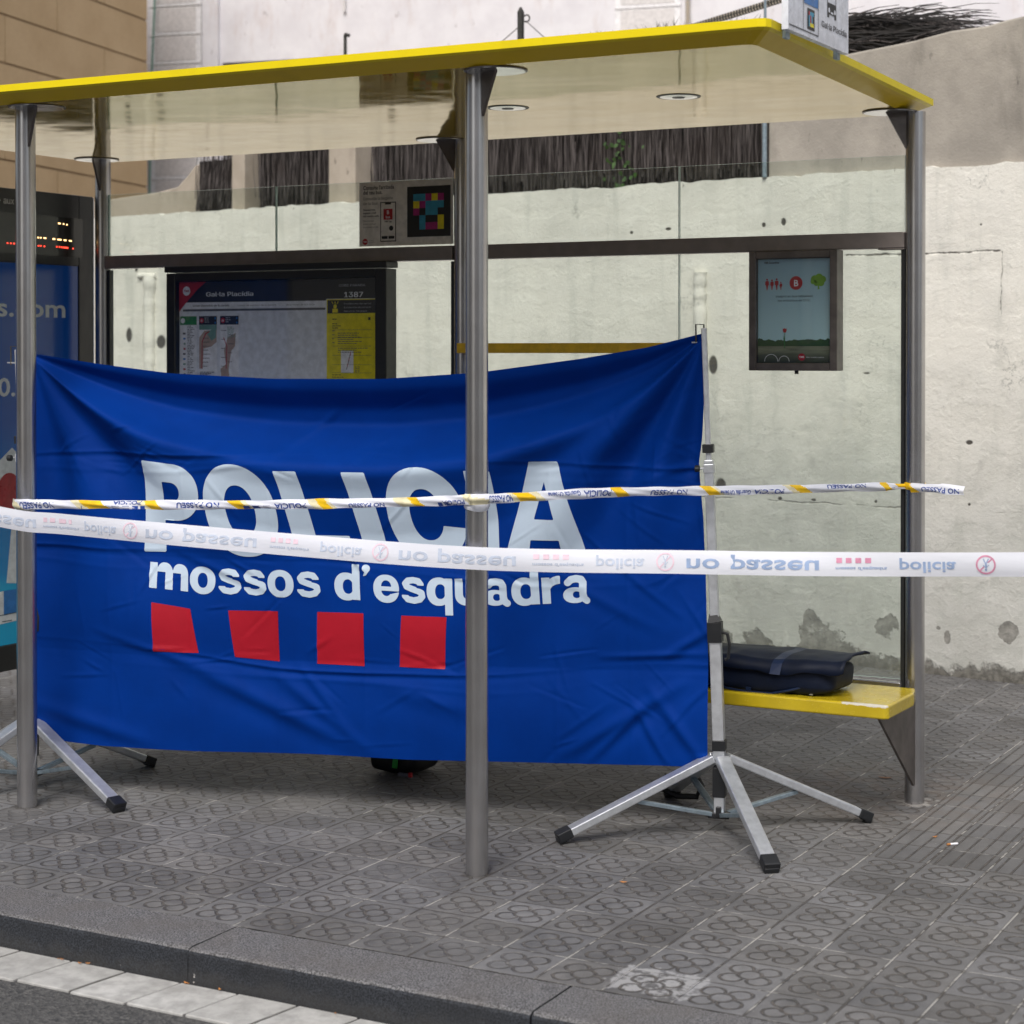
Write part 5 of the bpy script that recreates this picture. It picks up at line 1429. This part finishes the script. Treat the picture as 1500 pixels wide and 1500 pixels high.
# ------------------------------------------------------------------ stands
def make_stand(c, feet, label, ztop_, hook=True):
    cx, cy = c
    e = thing('banner_stand', label, 'stand', (cx, cy, 0), 'aluminium folding stands holding the banner')
    ang = BD
    up = (BNV[0], BNV[1], 0)
    lean = 0.056
    V3 = lambda z: (cx - BD[0] * lean * max(0, z - 0.3) / 1.45, cy - BD[1] * lean * max(0, z - 0.3) / 1.45, z)
    b = MB(); b.bar(V3(0.255), V3(0.70), 0.040, 0.040, 'alu', up); b.bar(V3(0.70), V3(1.30), 0.031, 0.031, 'alu', up); b.bar(V3(1.30), V3(ztop_), 0.018, 0.018, 'alu', up)
    b.bar(V3(0.06), V3(0.13), 0.036, 0.036, 'alu', up)
    b.build('pole', e, bevel=0.003)
    b = MB(); b.bar(V3(0.287), V3(0.325), 0.046, 0.046, 'black_plastic', up); b.build('collar', e, bevel=0.003)
    b = MB(); b.bar(V3(0.125), V3(0.230), 0.044, 0.044, 'black_plastic', up); b.build('sleeve', e, bevel=0.003)
    b = MB(); b.bar(V3(0.052), V3(0.072), 0.075, 0.05, 'black_plastic', up); b.bar(V3(0.06), V3(0.095), 0.018, 0.062, 'black_plastic', up)
    b.build('brace_joint', e, bevel=0.003)
    def at(z, a=0.0, n=0.0):
        q = V3(z)
        return (q[0] + BD[0] * a + BNV[0] * n, q[1] + BD[1] * a + BNV[1] * n, z)
    b = MB(); b.bar(V3(0.665), V3(0.735), 0.050, 0.050, 'black_plastic', up); b.bar(at(0.735), at(0.765, -0.004), 0.046, 0.046, 'black_plastic', up, 0.6)
    b.tube([at(0.70, 0.02), at(0.695, 0.042), at(0.66, 0.048), at(0.61, 0.042), at(0.605, 0.03)], 0.006, 'black_plastic', 8)
    b.build('clamp', e, bevel=0.003)
    b = MB(); b.bar(V3(1.325), V3(1.355), 0.038, 0.038, 'black_plastic', up); b.build('collar', e, bevel=0.002)
    b = MB(); b.bar(V3(1.255), V3(1.285), 0.036, 0.036, 'alu', up); b.tube([at(1.27, -0.018), at(1.27, -0.045)], 0.004, 'alu', 8); b.build('bracket', e, bevel=0.002)
    b = MB(); b.tube([at(1.27, -0.030, 0.02), at(1.27, -0.047, 0.02)], 0.012, 'black_plastic', 12); b.build('knob', e, bevel=0.002)
    h0 = ztop_ - 0.03
    b = MB(); b.tube([at(h0), at(ztop_ + 0.012), at(ztop_ + 0.013, -0.028), at(ztop_ - 0.06, -0.03)], 0.003, 'iron', 6); b.build('hook', e)
    b = MB(); b.tube([at(ztop_ - 0.05, -0.045), at(ztop_ - 0.052, 0.01)], 0.0028, 'alu', 6); b.build('pin', e)
    for (fx, fy) in feet:
        D = Vector((fx - cx, fy - cy, 0)); Ln = D.length; D.normalize()
        a = Vector((cx, cy, 0.262)) + D * 0.028
        t = Vector((fx, fy, 0.026))
        b = MB(); b.bar(a, t, 0.050, 0.028, 'alu'); lg = b.build('leg', e, bevel=0.004)
        dr = (t - a).normalized()
        b = MB(); b.bar(t - dr * 0.035, t + dr * 0.018, 0.056, 0.034, 'black_plastic'); b.bar(t - dr * 0.012 + Vector((0, 0, -0.012)), t + dr * 0.016 + Vector((0, 0, -0.012)), 0.05, 0.022, 'black_plastic'); b.build('foot', lg, bevel=0.004)
        m = a.lerp(t, 0.50) + Vector((0, 0, -0.018))
        b = MB(); b.bar(Vector((cx, cy, 0.066)) + D * 0.03, m, 0.022, 0.014, 'galv'); b.build('brace', e, bevel=0.002)
    return e
make_stand((1.645, 1.652), [(1.224, 1.268), (1.988, 1.258), (2.05, 2.028), (1.285, 2.045)], 'aluminium folding stand with black feet at the right end of the banner', 1.76)
make_stand((-0.940, 1.018), [(-0.405, 0.892), (-0.793, 1.532), (-1.445, 1.14), (-1.06, 0.50)], 'aluminium folding stand behind the leftmost front post, at the left end of the banner', 1.685)
# cord lying by the right stand
b = MB()
b.tube([(1.30, 1.98, 0.10), (1.27, 1.97, 0.05), (1.33, 2.0, 0.02), (1.40, 2.02, 0.02), (1.42, 2.02, 0.06), (1.39, 2.01, 0.12)], 0.012, 'bag_black', 8)
tag(b.build('cord', smooth=True), 'black cord hanging behind the right banner stand', 'cord')

# ------------------------------------------------------------------ tapes
def catmull(P, n):
    P = [np.array(p, float) for p in P]
    P = [2 * P[0] - P[1]] + P + [2 * P[-1] - P[-2]]
    out = []
    for i in range(1, len(P) - 2):
        for k in range(n):
            t = k / n
            out.append(0.5 * (2 * P[i] + (P[i + 1] - P[i - 1]) * t + (2 * P[i - 1] - 5 * P[i] + 4 * P[i + 1] - P[i + 2]) * t * t + (3 * P[i] - P[i - 1] - 3 * P[i + 1] + P[i + 2]) * t ** 3))
    out.append(P[-2])
    return np.array(out)
class Ribbon:
    def __init__(s, keys, n=24):
        s.C = catmull([k[:3] for k in keys], n)
        d = np.linalg.norm(np.diff(s.C, axis=0), axis=1)
        s.L = np.concatenate([[0], np.cumsum(d)])
        pk = np.array([k[3] for k in keys], float)
        s.px = np.interp(np.arange(len(s.C)), np.arange(len(keys)) * n, pk)
    def arc(s, px): return float(np.interp(px, s.px, s.L))
    def at(s, l):
        c = np.array([np.interp(l, s.L, s.C[:, k]) for k in range(3)])
        h = 0.02
        a = np.array([np.interp(l + h, s.L, s.C[:, k]) - np.interp(l - h, s.L, s.C[:, k]) for k in range(3)])
        return c, a / (np.linalg.norm(a) + 1e-9)
# white tape, printing reversed and upside down as it shows through
wt = Ribbon([(-2.2, 0.25, 1.36, -600), (-1.35, 0.34, 1.23, -300), (-0.533, 0.438, 1.107, 0), (-0.255, 0.472, 1.089, 100), (0.511, 0.594, 1.0515, 400), (1.213, 0.716, 1.026, 700), (1.857, 0.853, 1.035, 1000), (2.27, 0.925, 1.0435, 1200), (2.826, 1.027, 1.0615, 1485), (3.6, 1.17, 1.09, 1900), (4.2, 1.28, 1.12, 2300)])
WW = 0.072
def wfr(l, v, d):
    c, a = wt.at(l)
    tw = 0.10 * math.sin(l * 1.3) + 0.06 * math.sin(l * 4.1)
    side = np.array([a[1], -a[0], 0]); side /= np.linalg.norm(side)      # towards the street
    up = np.cross(side, a); up /= np.linalg.norm(up)
    if up[2] < 0: up = -up
    cu = up * math.cos(tw) + side * math.sin(tw); nn = side * math.cos(tw) - up * math.sin(tw)
    bulge = 0.004 * math.cos(v / WW * math.pi) + 0.0015 * math.sin(l * 9 + v * 40)
    return tuple(c + cu * v + nn * (bulge + d))
b = MB(); NL, NW = 420, 9
ls = np.linspace(0, wt.L[-1], NL)
vs = [wfr(l, WW * (k / (NW - 1) - 0.5), 0) for l in ls for k in range(NW)]
b.add(vs, [(i * NW + k, (i + 1) * NW + k, (i + 1) * NW + k + 1, i * NW + k + 1) for i in range(NL - 1) for k in range(NW - 1)], 'tape')
def wtext(body, p0, p1, h, base, mat, bold):
    l0, l1 = wt.arc(p0), wt.arc(p1)
    vs, fs = text_mesh(body, bold)
    w = vs[:, 0].max()
    b.add([wfr(l0 + v[0] / w * (l1 - l0), base - v[1] * h, 0.0012) for v in vs], fs, mat)
def wrect(p0, p1, v0, v1, mat, d=0.0012):
    l0, l1 = wt.arc(p0), wt.arc(p1)
    b.add([wfr(l0, v0, d), wfr(l1, v0, d), wfr(l1, v1, d), wfr(l0, v1, d)], [(0, 1, 2, 3)], mat)
def wsign(pc, mat, mat2):
    lc = wt.arc(pc); n = 26; r0, r1 = 0.0235, 0.0285
    vs, fs = [], []
    for k in range(n):
        t = 2 * math.pi * k / n
        for r in (r0, r1): vs.append(wfr(lc + r * math.cos(t), r * math.sin(t), 0.0012))
    for k in range(n):
        j = (k + 1) % n; fs.append((2 * k, 2 * k + 1, 2 * j + 1, 2 * j))
    b.add(vs, fs, mat)
    q = 0.019
    b.add([wfr(lc - q - 0.003, -q, 0.0016), wfr(lc - q + 0.003, -q, 0.0016), wfr(lc + q + 0.003, q, 0.0016), wfr(lc + q - 0.003, q, 0.0016)], [(0, 1, 2, 3)], mat)
    for (x0, y0, x1, y1, w) in ((0, 0.002, 0.001, -0.010, 0.005), (0, 0.002, 0.008, 0.018, 0.003), (0, 0.002, -0.007, 0.018, 0.003), (0, -0.008, 0.009, 0.0, 0.002), (0, -0.008, -0.008, -0.001, 0.002)):
        dx, dy = x1 - x0, y1 - y0; L = math.hypot(dx, dy); nx_, ny_ = -dy / L * w / 2, dx / L * w / 2
        b.add([wfr(lc + x0 + nx_, y0 + ny_, 0.0014), wfr(lc + x0 - nx_, y0 - ny_, 0.0014), wfr(lc + x1 - nx_, y1 - ny_, 0.0014), wfr(lc + x1 + nx_, y1 + ny_, 0.0014)], [(0, 1, 2, 3)], mat2)
    n = 10
    b.add([wfr(lc + 0.0035 * math.cos(2 * math.pi * k / n), -0.0145 + 0.0035 * math.sin(2 * math.pi * k / n), 0.0014) for k in range(n)], [tuple(range(n))], mat2)
for (np0, np1, sq0, sq1, po0, po1, si, ink) in ((-110, 56, 72, 124, 133, 187, 208, 'tape_faded'), (228, 377, 396, 454, 469, 531, 558, 'tape_faded'), (583, 755, 778, 850, 866, 938, 971, 'tape_faded'), (1003, 1200, 1228, 1312, 1330, 1412, 1451, 'tape_ink')):
    wtext('no passeu', np0, np1, 0.060, 0.010, ink, True)
    wtext('policia', po0, po1, 0.046, 0.008, ink, True)
    pink = 'tape_pink' if ink == 'tape_faded' else 'tape_rose'
    for k in range(4):
        a = sq0 + (sq1 - sq0) * (0.02 + 0.19 * k); wrect(a, a + (sq1 - sq0) * 0.115, 0.004, 0.019, pink)
    wtext("mossos d'esquadra", sq0, sq1, 0.013, -0.008, ink, True)
    wsign(si, pink, ink)
tag(b.build('barrier_tape', smooth=True, angle=180), 'wide taut white barrier tape with faint reversed print crossing in front of the posts', 'tape')

# twisted yellow white blue tape tied round the posts
ct = Ribbon([(XA - 0.044, YF - 0.015, 1.118, 27), (XA, YF - 0.046, 1.118, 42), (XA + 0.15, YF - 0.046, 1.124, 75), (-0.199, YF - 0.046, 1.138, 200), (0.306, YF - 0.046, 1.158, 370), (0.668, YF - 0.046, 1.176, 500), (0.986, YF - 0.046, 1.194, 620), (XB - 0.05, YF - 0.046, 1.203, 675), (XB, YF - 0.046, 1.207, 698), (XB + 0.06, YF - 0.035, 1.210, 713), (1.45, 1.25, 1.208, 930), (1.75, 1.75, 1.193, 1130), (XE - 0.05, YB - 0.055, 1.178, 1320), (XE, YB - 0.047, 1.175, 1335), (XE + 0.05, YB - 0.055, 1.176, 1352), (XE + 0.10, YB - 0.06, 1.176, 1372), (XE + 0.205, YB - 0.07, 1.172, 1414)], 20)
def twist(l):
    px = float(np.interp(l, ct.L, ct.px))
    return 0.28 * math.sin(px * 0.021 + 0.4) + 0.08 * math.sin(px * 0.057)
def chw(px):
    w = 0.0160 + 0.0012 * math.sin(px * 0.03) + 0.0010 * math.sin(px * 0.11)
    if 1298 < px < 1334: w *= 0.45 + 0.55 * abs(px - 1327) / 36
    if px > 1380: w *= 1.25
    if px < 60: w *= 1.2
    return w
def cfr(l, v, d):       # v in -1..1 across
    c, a = ct.at(l)
    px = float(np.interp(l, ct.L, ct.px))
    side = np.array([a[1], -a[0], 0]); side /= np.linalg.norm(side)
    up = np.cross(side, a); up = up if up[2] > 0 else -up
    w = chw(px); tw = twist(l)
    fold = 0.007 * math.cos(v * math.pi * 0.5) + 0.002 * math.sin(px * 0.09 + v * 4)
    cu = up * math.cos(tw) + side * math.sin(tw) * 0.6
    return tuple(c + cu * (v * w) + side * (fold + d))
b = MB(); NL, NW = 760, 9
ls = np.linspace(0, ct.L[-1], NL)
yb = [(132, 160), (217, 234), (338, 358), (465, 480), (598, 614), (772, 800), (920, 938), (1052, 1068), (1174, 1188), (1288, 1300), (1318, 1338)]
cb = [(28, 45), (120, 132), (205, 217), (358, 366), (452, 465), (480, 486), (575, 598), (690, 712), (762, 772), (800, 812), (1068, 1074), (1166, 1174)]
k0 = len(b.v)
b.v.extend(cfr(l, 2 * k / (NW - 1) - 1, 0) for l in ls for k in range(NW))
for m in ('tape', 'tape_yellow', 'tape_cream'): b.mid(m)
for i in range(NL - 1):
    px = float(np.interp((ls[i] + ls[i + 1]) / 2, ct.L, ct.px))
    for k in range(NW - 1):
        pp = px + 3 * (k - 4) * 0.6
        m = 'tape_yellow' if any(a < pp < c for a, c in yb) else 'tape_cream' if any(a < pp < c for a, c in cb) else 'tape'
        b.f.append((k0 + i * NW + k, k0 + (i + 1) * NW + k, k0 + (i + 1) * NW + k + 1, k0 + i * NW + k + 1)); b.mi.append(b.mid(m))
# back side so that it has thickness
b.add([cfr(l, 2 * k / 4 - 1, -0.008 + 0.006 * abs(2 * k / 4 - 1)) for l in ls[::4] for k in range(5)], [(i * 5 + k, i * 5 + k + 1, (i + 1) * 5 + k + 1, (i + 1) * 5 + k) for i in range(len(ls[::4]) - 1) for k in range(4)], 'tape')
def ctext(body, p0, p1, v0, vh, bold=True, flip=True):
    vs, fs = text_mesh(body, bold); w = vs[:, 0].max(); hmax = 0.75
    l0, l1 = ct.arc(p0), ct.arc(p1)
    pts = []
    for v in vs:
        t = v[0] / w; q = v[1] / hmax
        if flip: t = 1 - t; q = 1 - q
        pts.append(cfr(l0 + t * (l1 - l0), v0 + q * vh, 0.0012))
    b.add(pts, fs, 'tape_blue')
for a in (('NO PASSEU', 48, 88, -0.85, 1.3), ('POLICIA', 172, 210, 0.05, 0.85), ('NO PASSEU', 262, 322, -0.7, 1.2), ('POLICIA', 400, 448, -0.9, 1.1), ('NO PASSEU', 512, 560, -0.95, 0.9), ('POLICIA', 646, 690, -0.9, 0.9), ('NO PASSEU', 714, 766, -0.8, 1.4),
          ('Guardia Urbana', 822, 870, -0.3, 0.9), ('POLICIA', 875, 917, -0.75, 1.3), ('NO PASSEU', 975, 1028, -0.9, 1.2), ('Guardia Urbana', 1074, 1118, -0.9, 0.9), ('POLICIA', 1122, 1162, -0.9, 1.0), ('NO PASSEU', 1212, 1262, -0.1, 0.9), ('NO PASSEU', 1350, 1408, -0.85, 1.1)):
    ctext(*a)
for p0, p1 in ((130 + 0, 131), (171, 180), (184, 192), (196, 204), (208, 215), (356, 366), (371, 380), (385, 394), (638, 645), (652, 660), (668, 676), (1304, 1312)):
    l0, l1 = ct.arc(p0), ct.arc(p1)
    b.add([cfr(l0, -0.95, 0.001), cfr(l1, -0.95, 0.001), cfr(l1, -0.25, 0.001), cfr(l0, -0.25, 0.001)], [(0, 1, 2, 3)], 'tape_blue')
# turns round the three posts
for (x, y, z, m) in ((XA, YF, 1.118, 'tape'), (XB, YF, 1.207, 'tape'), (XB, YF, 1.184, 'tape'), (XE, YB, 1.176, 'tape_yellow')):
    n = 30; vs, fs = [], []
    for k in range(n):
        t = 2 * math.pi * k / n
        for v in (-0.013, -0.006, 0.006, 0.013):
            r = 0.0385 + (0.003 if abs(v) < 0.01 else 0)
            vs.append((x + r * math.cos(t), y + r * math.sin(t), z + v + 0.004 * math.sin(t * 2)))
    for k in range(n):
        j = (k + 1) % n
        for q in range(3): fs.append((k * 4 + q, j * 4 + q, j * 4 + q + 1, k * 4 + q + 1))
    b.add(vs, fs, m)
tag(b.build('barrier_tape', smooth=True, angle=180), 'narrow twisted yellow, white and blue tape knotted round three steel posts', 'tape')

# ------------------------------------------------------------------ bags
def blob(b, c, r, ex, mat, fn=None, nu=56, nv=30):
    vs, fs = [], []
    sp = lambda v, e: math.copysign(abs(v) ** e, v)
    for j in range(nv + 1):
        p = -math.pi / 2 + math.pi * j / nv
        for i in range(nu):
            t = 2 * math.pi * i / nu
            x = sp(math.cos(p), ex[1]) * sp(math.cos(t), ex[0]); y = sp(math.cos(p), ex[1]) * sp(math.sin(t), ex[0]); z = sp(math.sin(p), ex[1])
            P = [c[0] + r[0] * x, c[1] + r[1] * y, c[2] + r[2] * z]
            if fn: P = fn(P, x, y, z)
            vs.append(P)
    for j in range(nv):
        for i in range(nu):
            fs.append((j * nu + i, j * nu + (i + 1) % nu, (j + 1) * nu + (i + 1) % nu, (j + 1) * nu + i))
    b.add(vs, fs, mat)
e = thing('travel_bag', 'flat navy nylon bag lying on the yellow bench beside the banner', 'bag', (1.56, 2.06, 0.45))
def wob(P, x, y, z):
    n = mnoise.noise(Vector((P[0] * 7, P[1] * 7, P[2] * 9)))
    P[2] += 0.010 * n - (0.012 * (1 - x * x) if z > 0 else 0)
    P[1] += 0.010 * mnoise.noise(Vector((P[0] * 6 + 3, P[1] * 5, P[2] * 12)))
    P[0] += 0.016 * mnoise.noise(Vector((P[0] * 5, P[1] * 9 + 4, P[2] * 14)))
    P[1] += 0.012 * mnoise.noise(Vector((P[0] * 14, 3, P[2] * 30)))
    P[2] = max(P[2], 0.4515)
    return P
b = MB(); blob(b, (1.54, 2.06, 0.508), (0.425, 0.150, 0.062), (0.30, 0.42), 'navy', wob, 90, 36)
b.build('body', e, smooth=True, angle=180)
def flapz(x_, y_, edge, v):
    return 0.569 + 0.014 * math.sin(v * math.pi) + 0.009 * mnoise.noise(Vector((x_ * 6, y_ * 6, 1))) + 0.006 * mnoise.noise(Vector((x_ * 16, y_ * 10, 7))) - (0.036 + 0.026 * mnoise.noise(Vector((x_ * 7, 2, 2)))) * edge ** 1.4
b = MB(); nx_, ny_ = 60, 20; vs, fs = [], []
for j in range(ny_):
    for i in range(nx_):
        u, v = i / (nx_ - 1), j / (ny_ - 1)
        x_ = 1.12 + u * 0.885; y_ = 1.902 + v * 0.30
        edge = max(0, 1 - v / 0.10)
        z_ = flapz(x_, y_, edge, v) + 0.004 * u
        y_ += 0.012 * mnoise.noise(Vector((x_ * 8, 5, 1))) * edge
        if u > 0.94: z_ += (u - 0.94) * 0.10; y_ += (u - 0.94) * 0.15
        x_ += 0.012 * mnoise.noise(Vector((y_ * 14, 4, 2))) * (u > 0.9)
        vs.append((x_, y_, z_))
for j in range(ny_ - 1):
    for i in range(nx_ - 1): fs.append((j * nx_ + i, j * nx_ + i + 1, (j + 1) * nx_ + i + 1, (j + 1) * nx_ + i))
b.add(vs, fs, 'navy')
o = b.build('flap', e, smooth=True, angle=180)
sm = o.modifiers.new('thick', 'SOLIDIFY'); sm.thickness = 0.007; sm.offset = -1
b = MB(); vs, fs = [], []
for j in range(16):
    v = j / 15; y_ = 1.897 + v * 0.30; edge = max(0, 1 - v / 0.10)
    for x_ in (1.735 - v * -0.02, 1.775 - v * -0.02):
        vs.append((x_, y_ - 0.003 * edge, flapz(x_, y_, edge, v) + 0.0035))
for j in range(15): fs.append((2 * j, 2 * j + 1, 2 * j + 3, 2 * j + 2))
b.add(vs, fs, 'navy_strap'); b.build('strap', e)
b = MB(); pts = [(1.20 + 0.72 * k / 20, 1.912 + (0.0 if k < 17 else (k - 17) * 0.012) + 0.004 * math.sin(k), 0.462 + 0.012 * math.sin(k * 0.35) + (0 if k < 15 else (k - 15) * 0.006)) for k in range(21)]
b.tube(pts, 0.0045, 'navy_strap', 8); b.build('piping', e, smooth=True)
b = MB(); b.box((1.875, 1.925, 0.4555), (1.888, 1.930, 0.463), 'disc_grey'); b.build('stud', e)
b = MB(); b.box((1.640, 1.906, 0.455), (1.66, 1.911, 0.468), 'navy_strap'); b.build('buckle', e, bevel=0.001)

e = thing('equipment_bag', 'black bag with a green strap on the ground behind the banner', 'bag', (0.19, 1.95, 0))
b = MB()
def wob2(P, x, y, z):
    P[2] = max(0.003, P[2] + 0.01 * mnoise.noise(Vector((P[0] * 12, P[1] * 12, P[2] * 12)))); P[0] += 0.012 * mnoise.noise(Vector((P[0] * 10, P[2] * 12, 3)))
    return P
blob(b, (0.165, 1.945, 0.11), (0.112, 0.11, 0.10), (0.35, 0.32), 'bag_black', wob2)
b.build('body', e, smooth=True, angle=180)
b = MB(); b.bar((0.195, 1.822, 0.04), (0.215, 1.816, 0.18), 0.022, 0.004, 'bag_green', (0, 1, 0)); b.build('strap', e)
b = MB(); b.box((0.215, 1.813, 0.012), (0.262, 1.825, 0.026), 'dark_ink'); b.box((0.2625, 1.814, 0.012), (0.277, 1.825, 0.030), 'red_ink'); b.build('tag', e, bevel=0.002)

# ------------------------------------------------------------------ litter
rnd = random.Random(21)
def leaf(x, y, z, r, a, m, label, name='dry_leaf', cat='leaf', group='small dry leaves on the ground'):
    b = MB(); n = 8
    vs = [(x + r * math.cos(t) * math.cos(a) - 0.45 * r * math.sin(t) * math.sin(a), y + r * math.cos(t) * math.sin(a) + 0.45 * r * math.sin(t) * math.cos(a), z + 0.003 + 0.004 * math.cos(t) ** 2) for t in [2 * math.pi * k / n for k in range(n)]]
    b.add(vs, [tuple(range(n))], m)
    tag(b.build(name), label, cat, group)
MT['leaf_orange'] = plain('dry orange leaf', (0.36, 0.15, 0.04), 0.7, var=0.3)
MT['leaf_brown'] = plain('dry brown leaf', (0.13, 0.06, 0.03), 0.7, var=0.3)
for k in range(8):
    x = rnd.uniform(0.15, 1.5)
    leaf(x, -0.237 - rnd.uniform(0.004, 0.016), -0.096, rnd.uniform(0.004, 0.009), rnd.uniform(-0.9, 0.9), 'leaf_orange', 'tiny orange leaf scrap lodged where the gutter meets the kerb', group='leaf scraps along the foot of the kerb')
leaf(1.90, 2.72, 0.0, 0.028, 0.2, 'leaf_brown', 'red brown leaf on the paving behind the bench bracket')
leaf(1.62, 0.93, 0.0, 0.013, 0.3, 'leaf_orange', 'small orange leaf on the paving left of the stand leg')
leaf(2.33, 1.93, 0.0, 0.012, 1.0, 'leaf_orange', 'small orange leaf on the ribbed tactile paving')
b = MB(); b.tube([(2.405, 1.86, 0.0036), (2.425, 1.88, 0.0036)], 0.0036, 'sheet', 8); b.tube([(2.396, 1.851, 0.0036), (2.405, 1.86, 0.0036)], 0.0038, 'leaf_orange', 8)
tag(b.build('cigarette_butt', smooth=True), 'white cigarette butt on the ribbed tactile paving', 'cigarette butt')
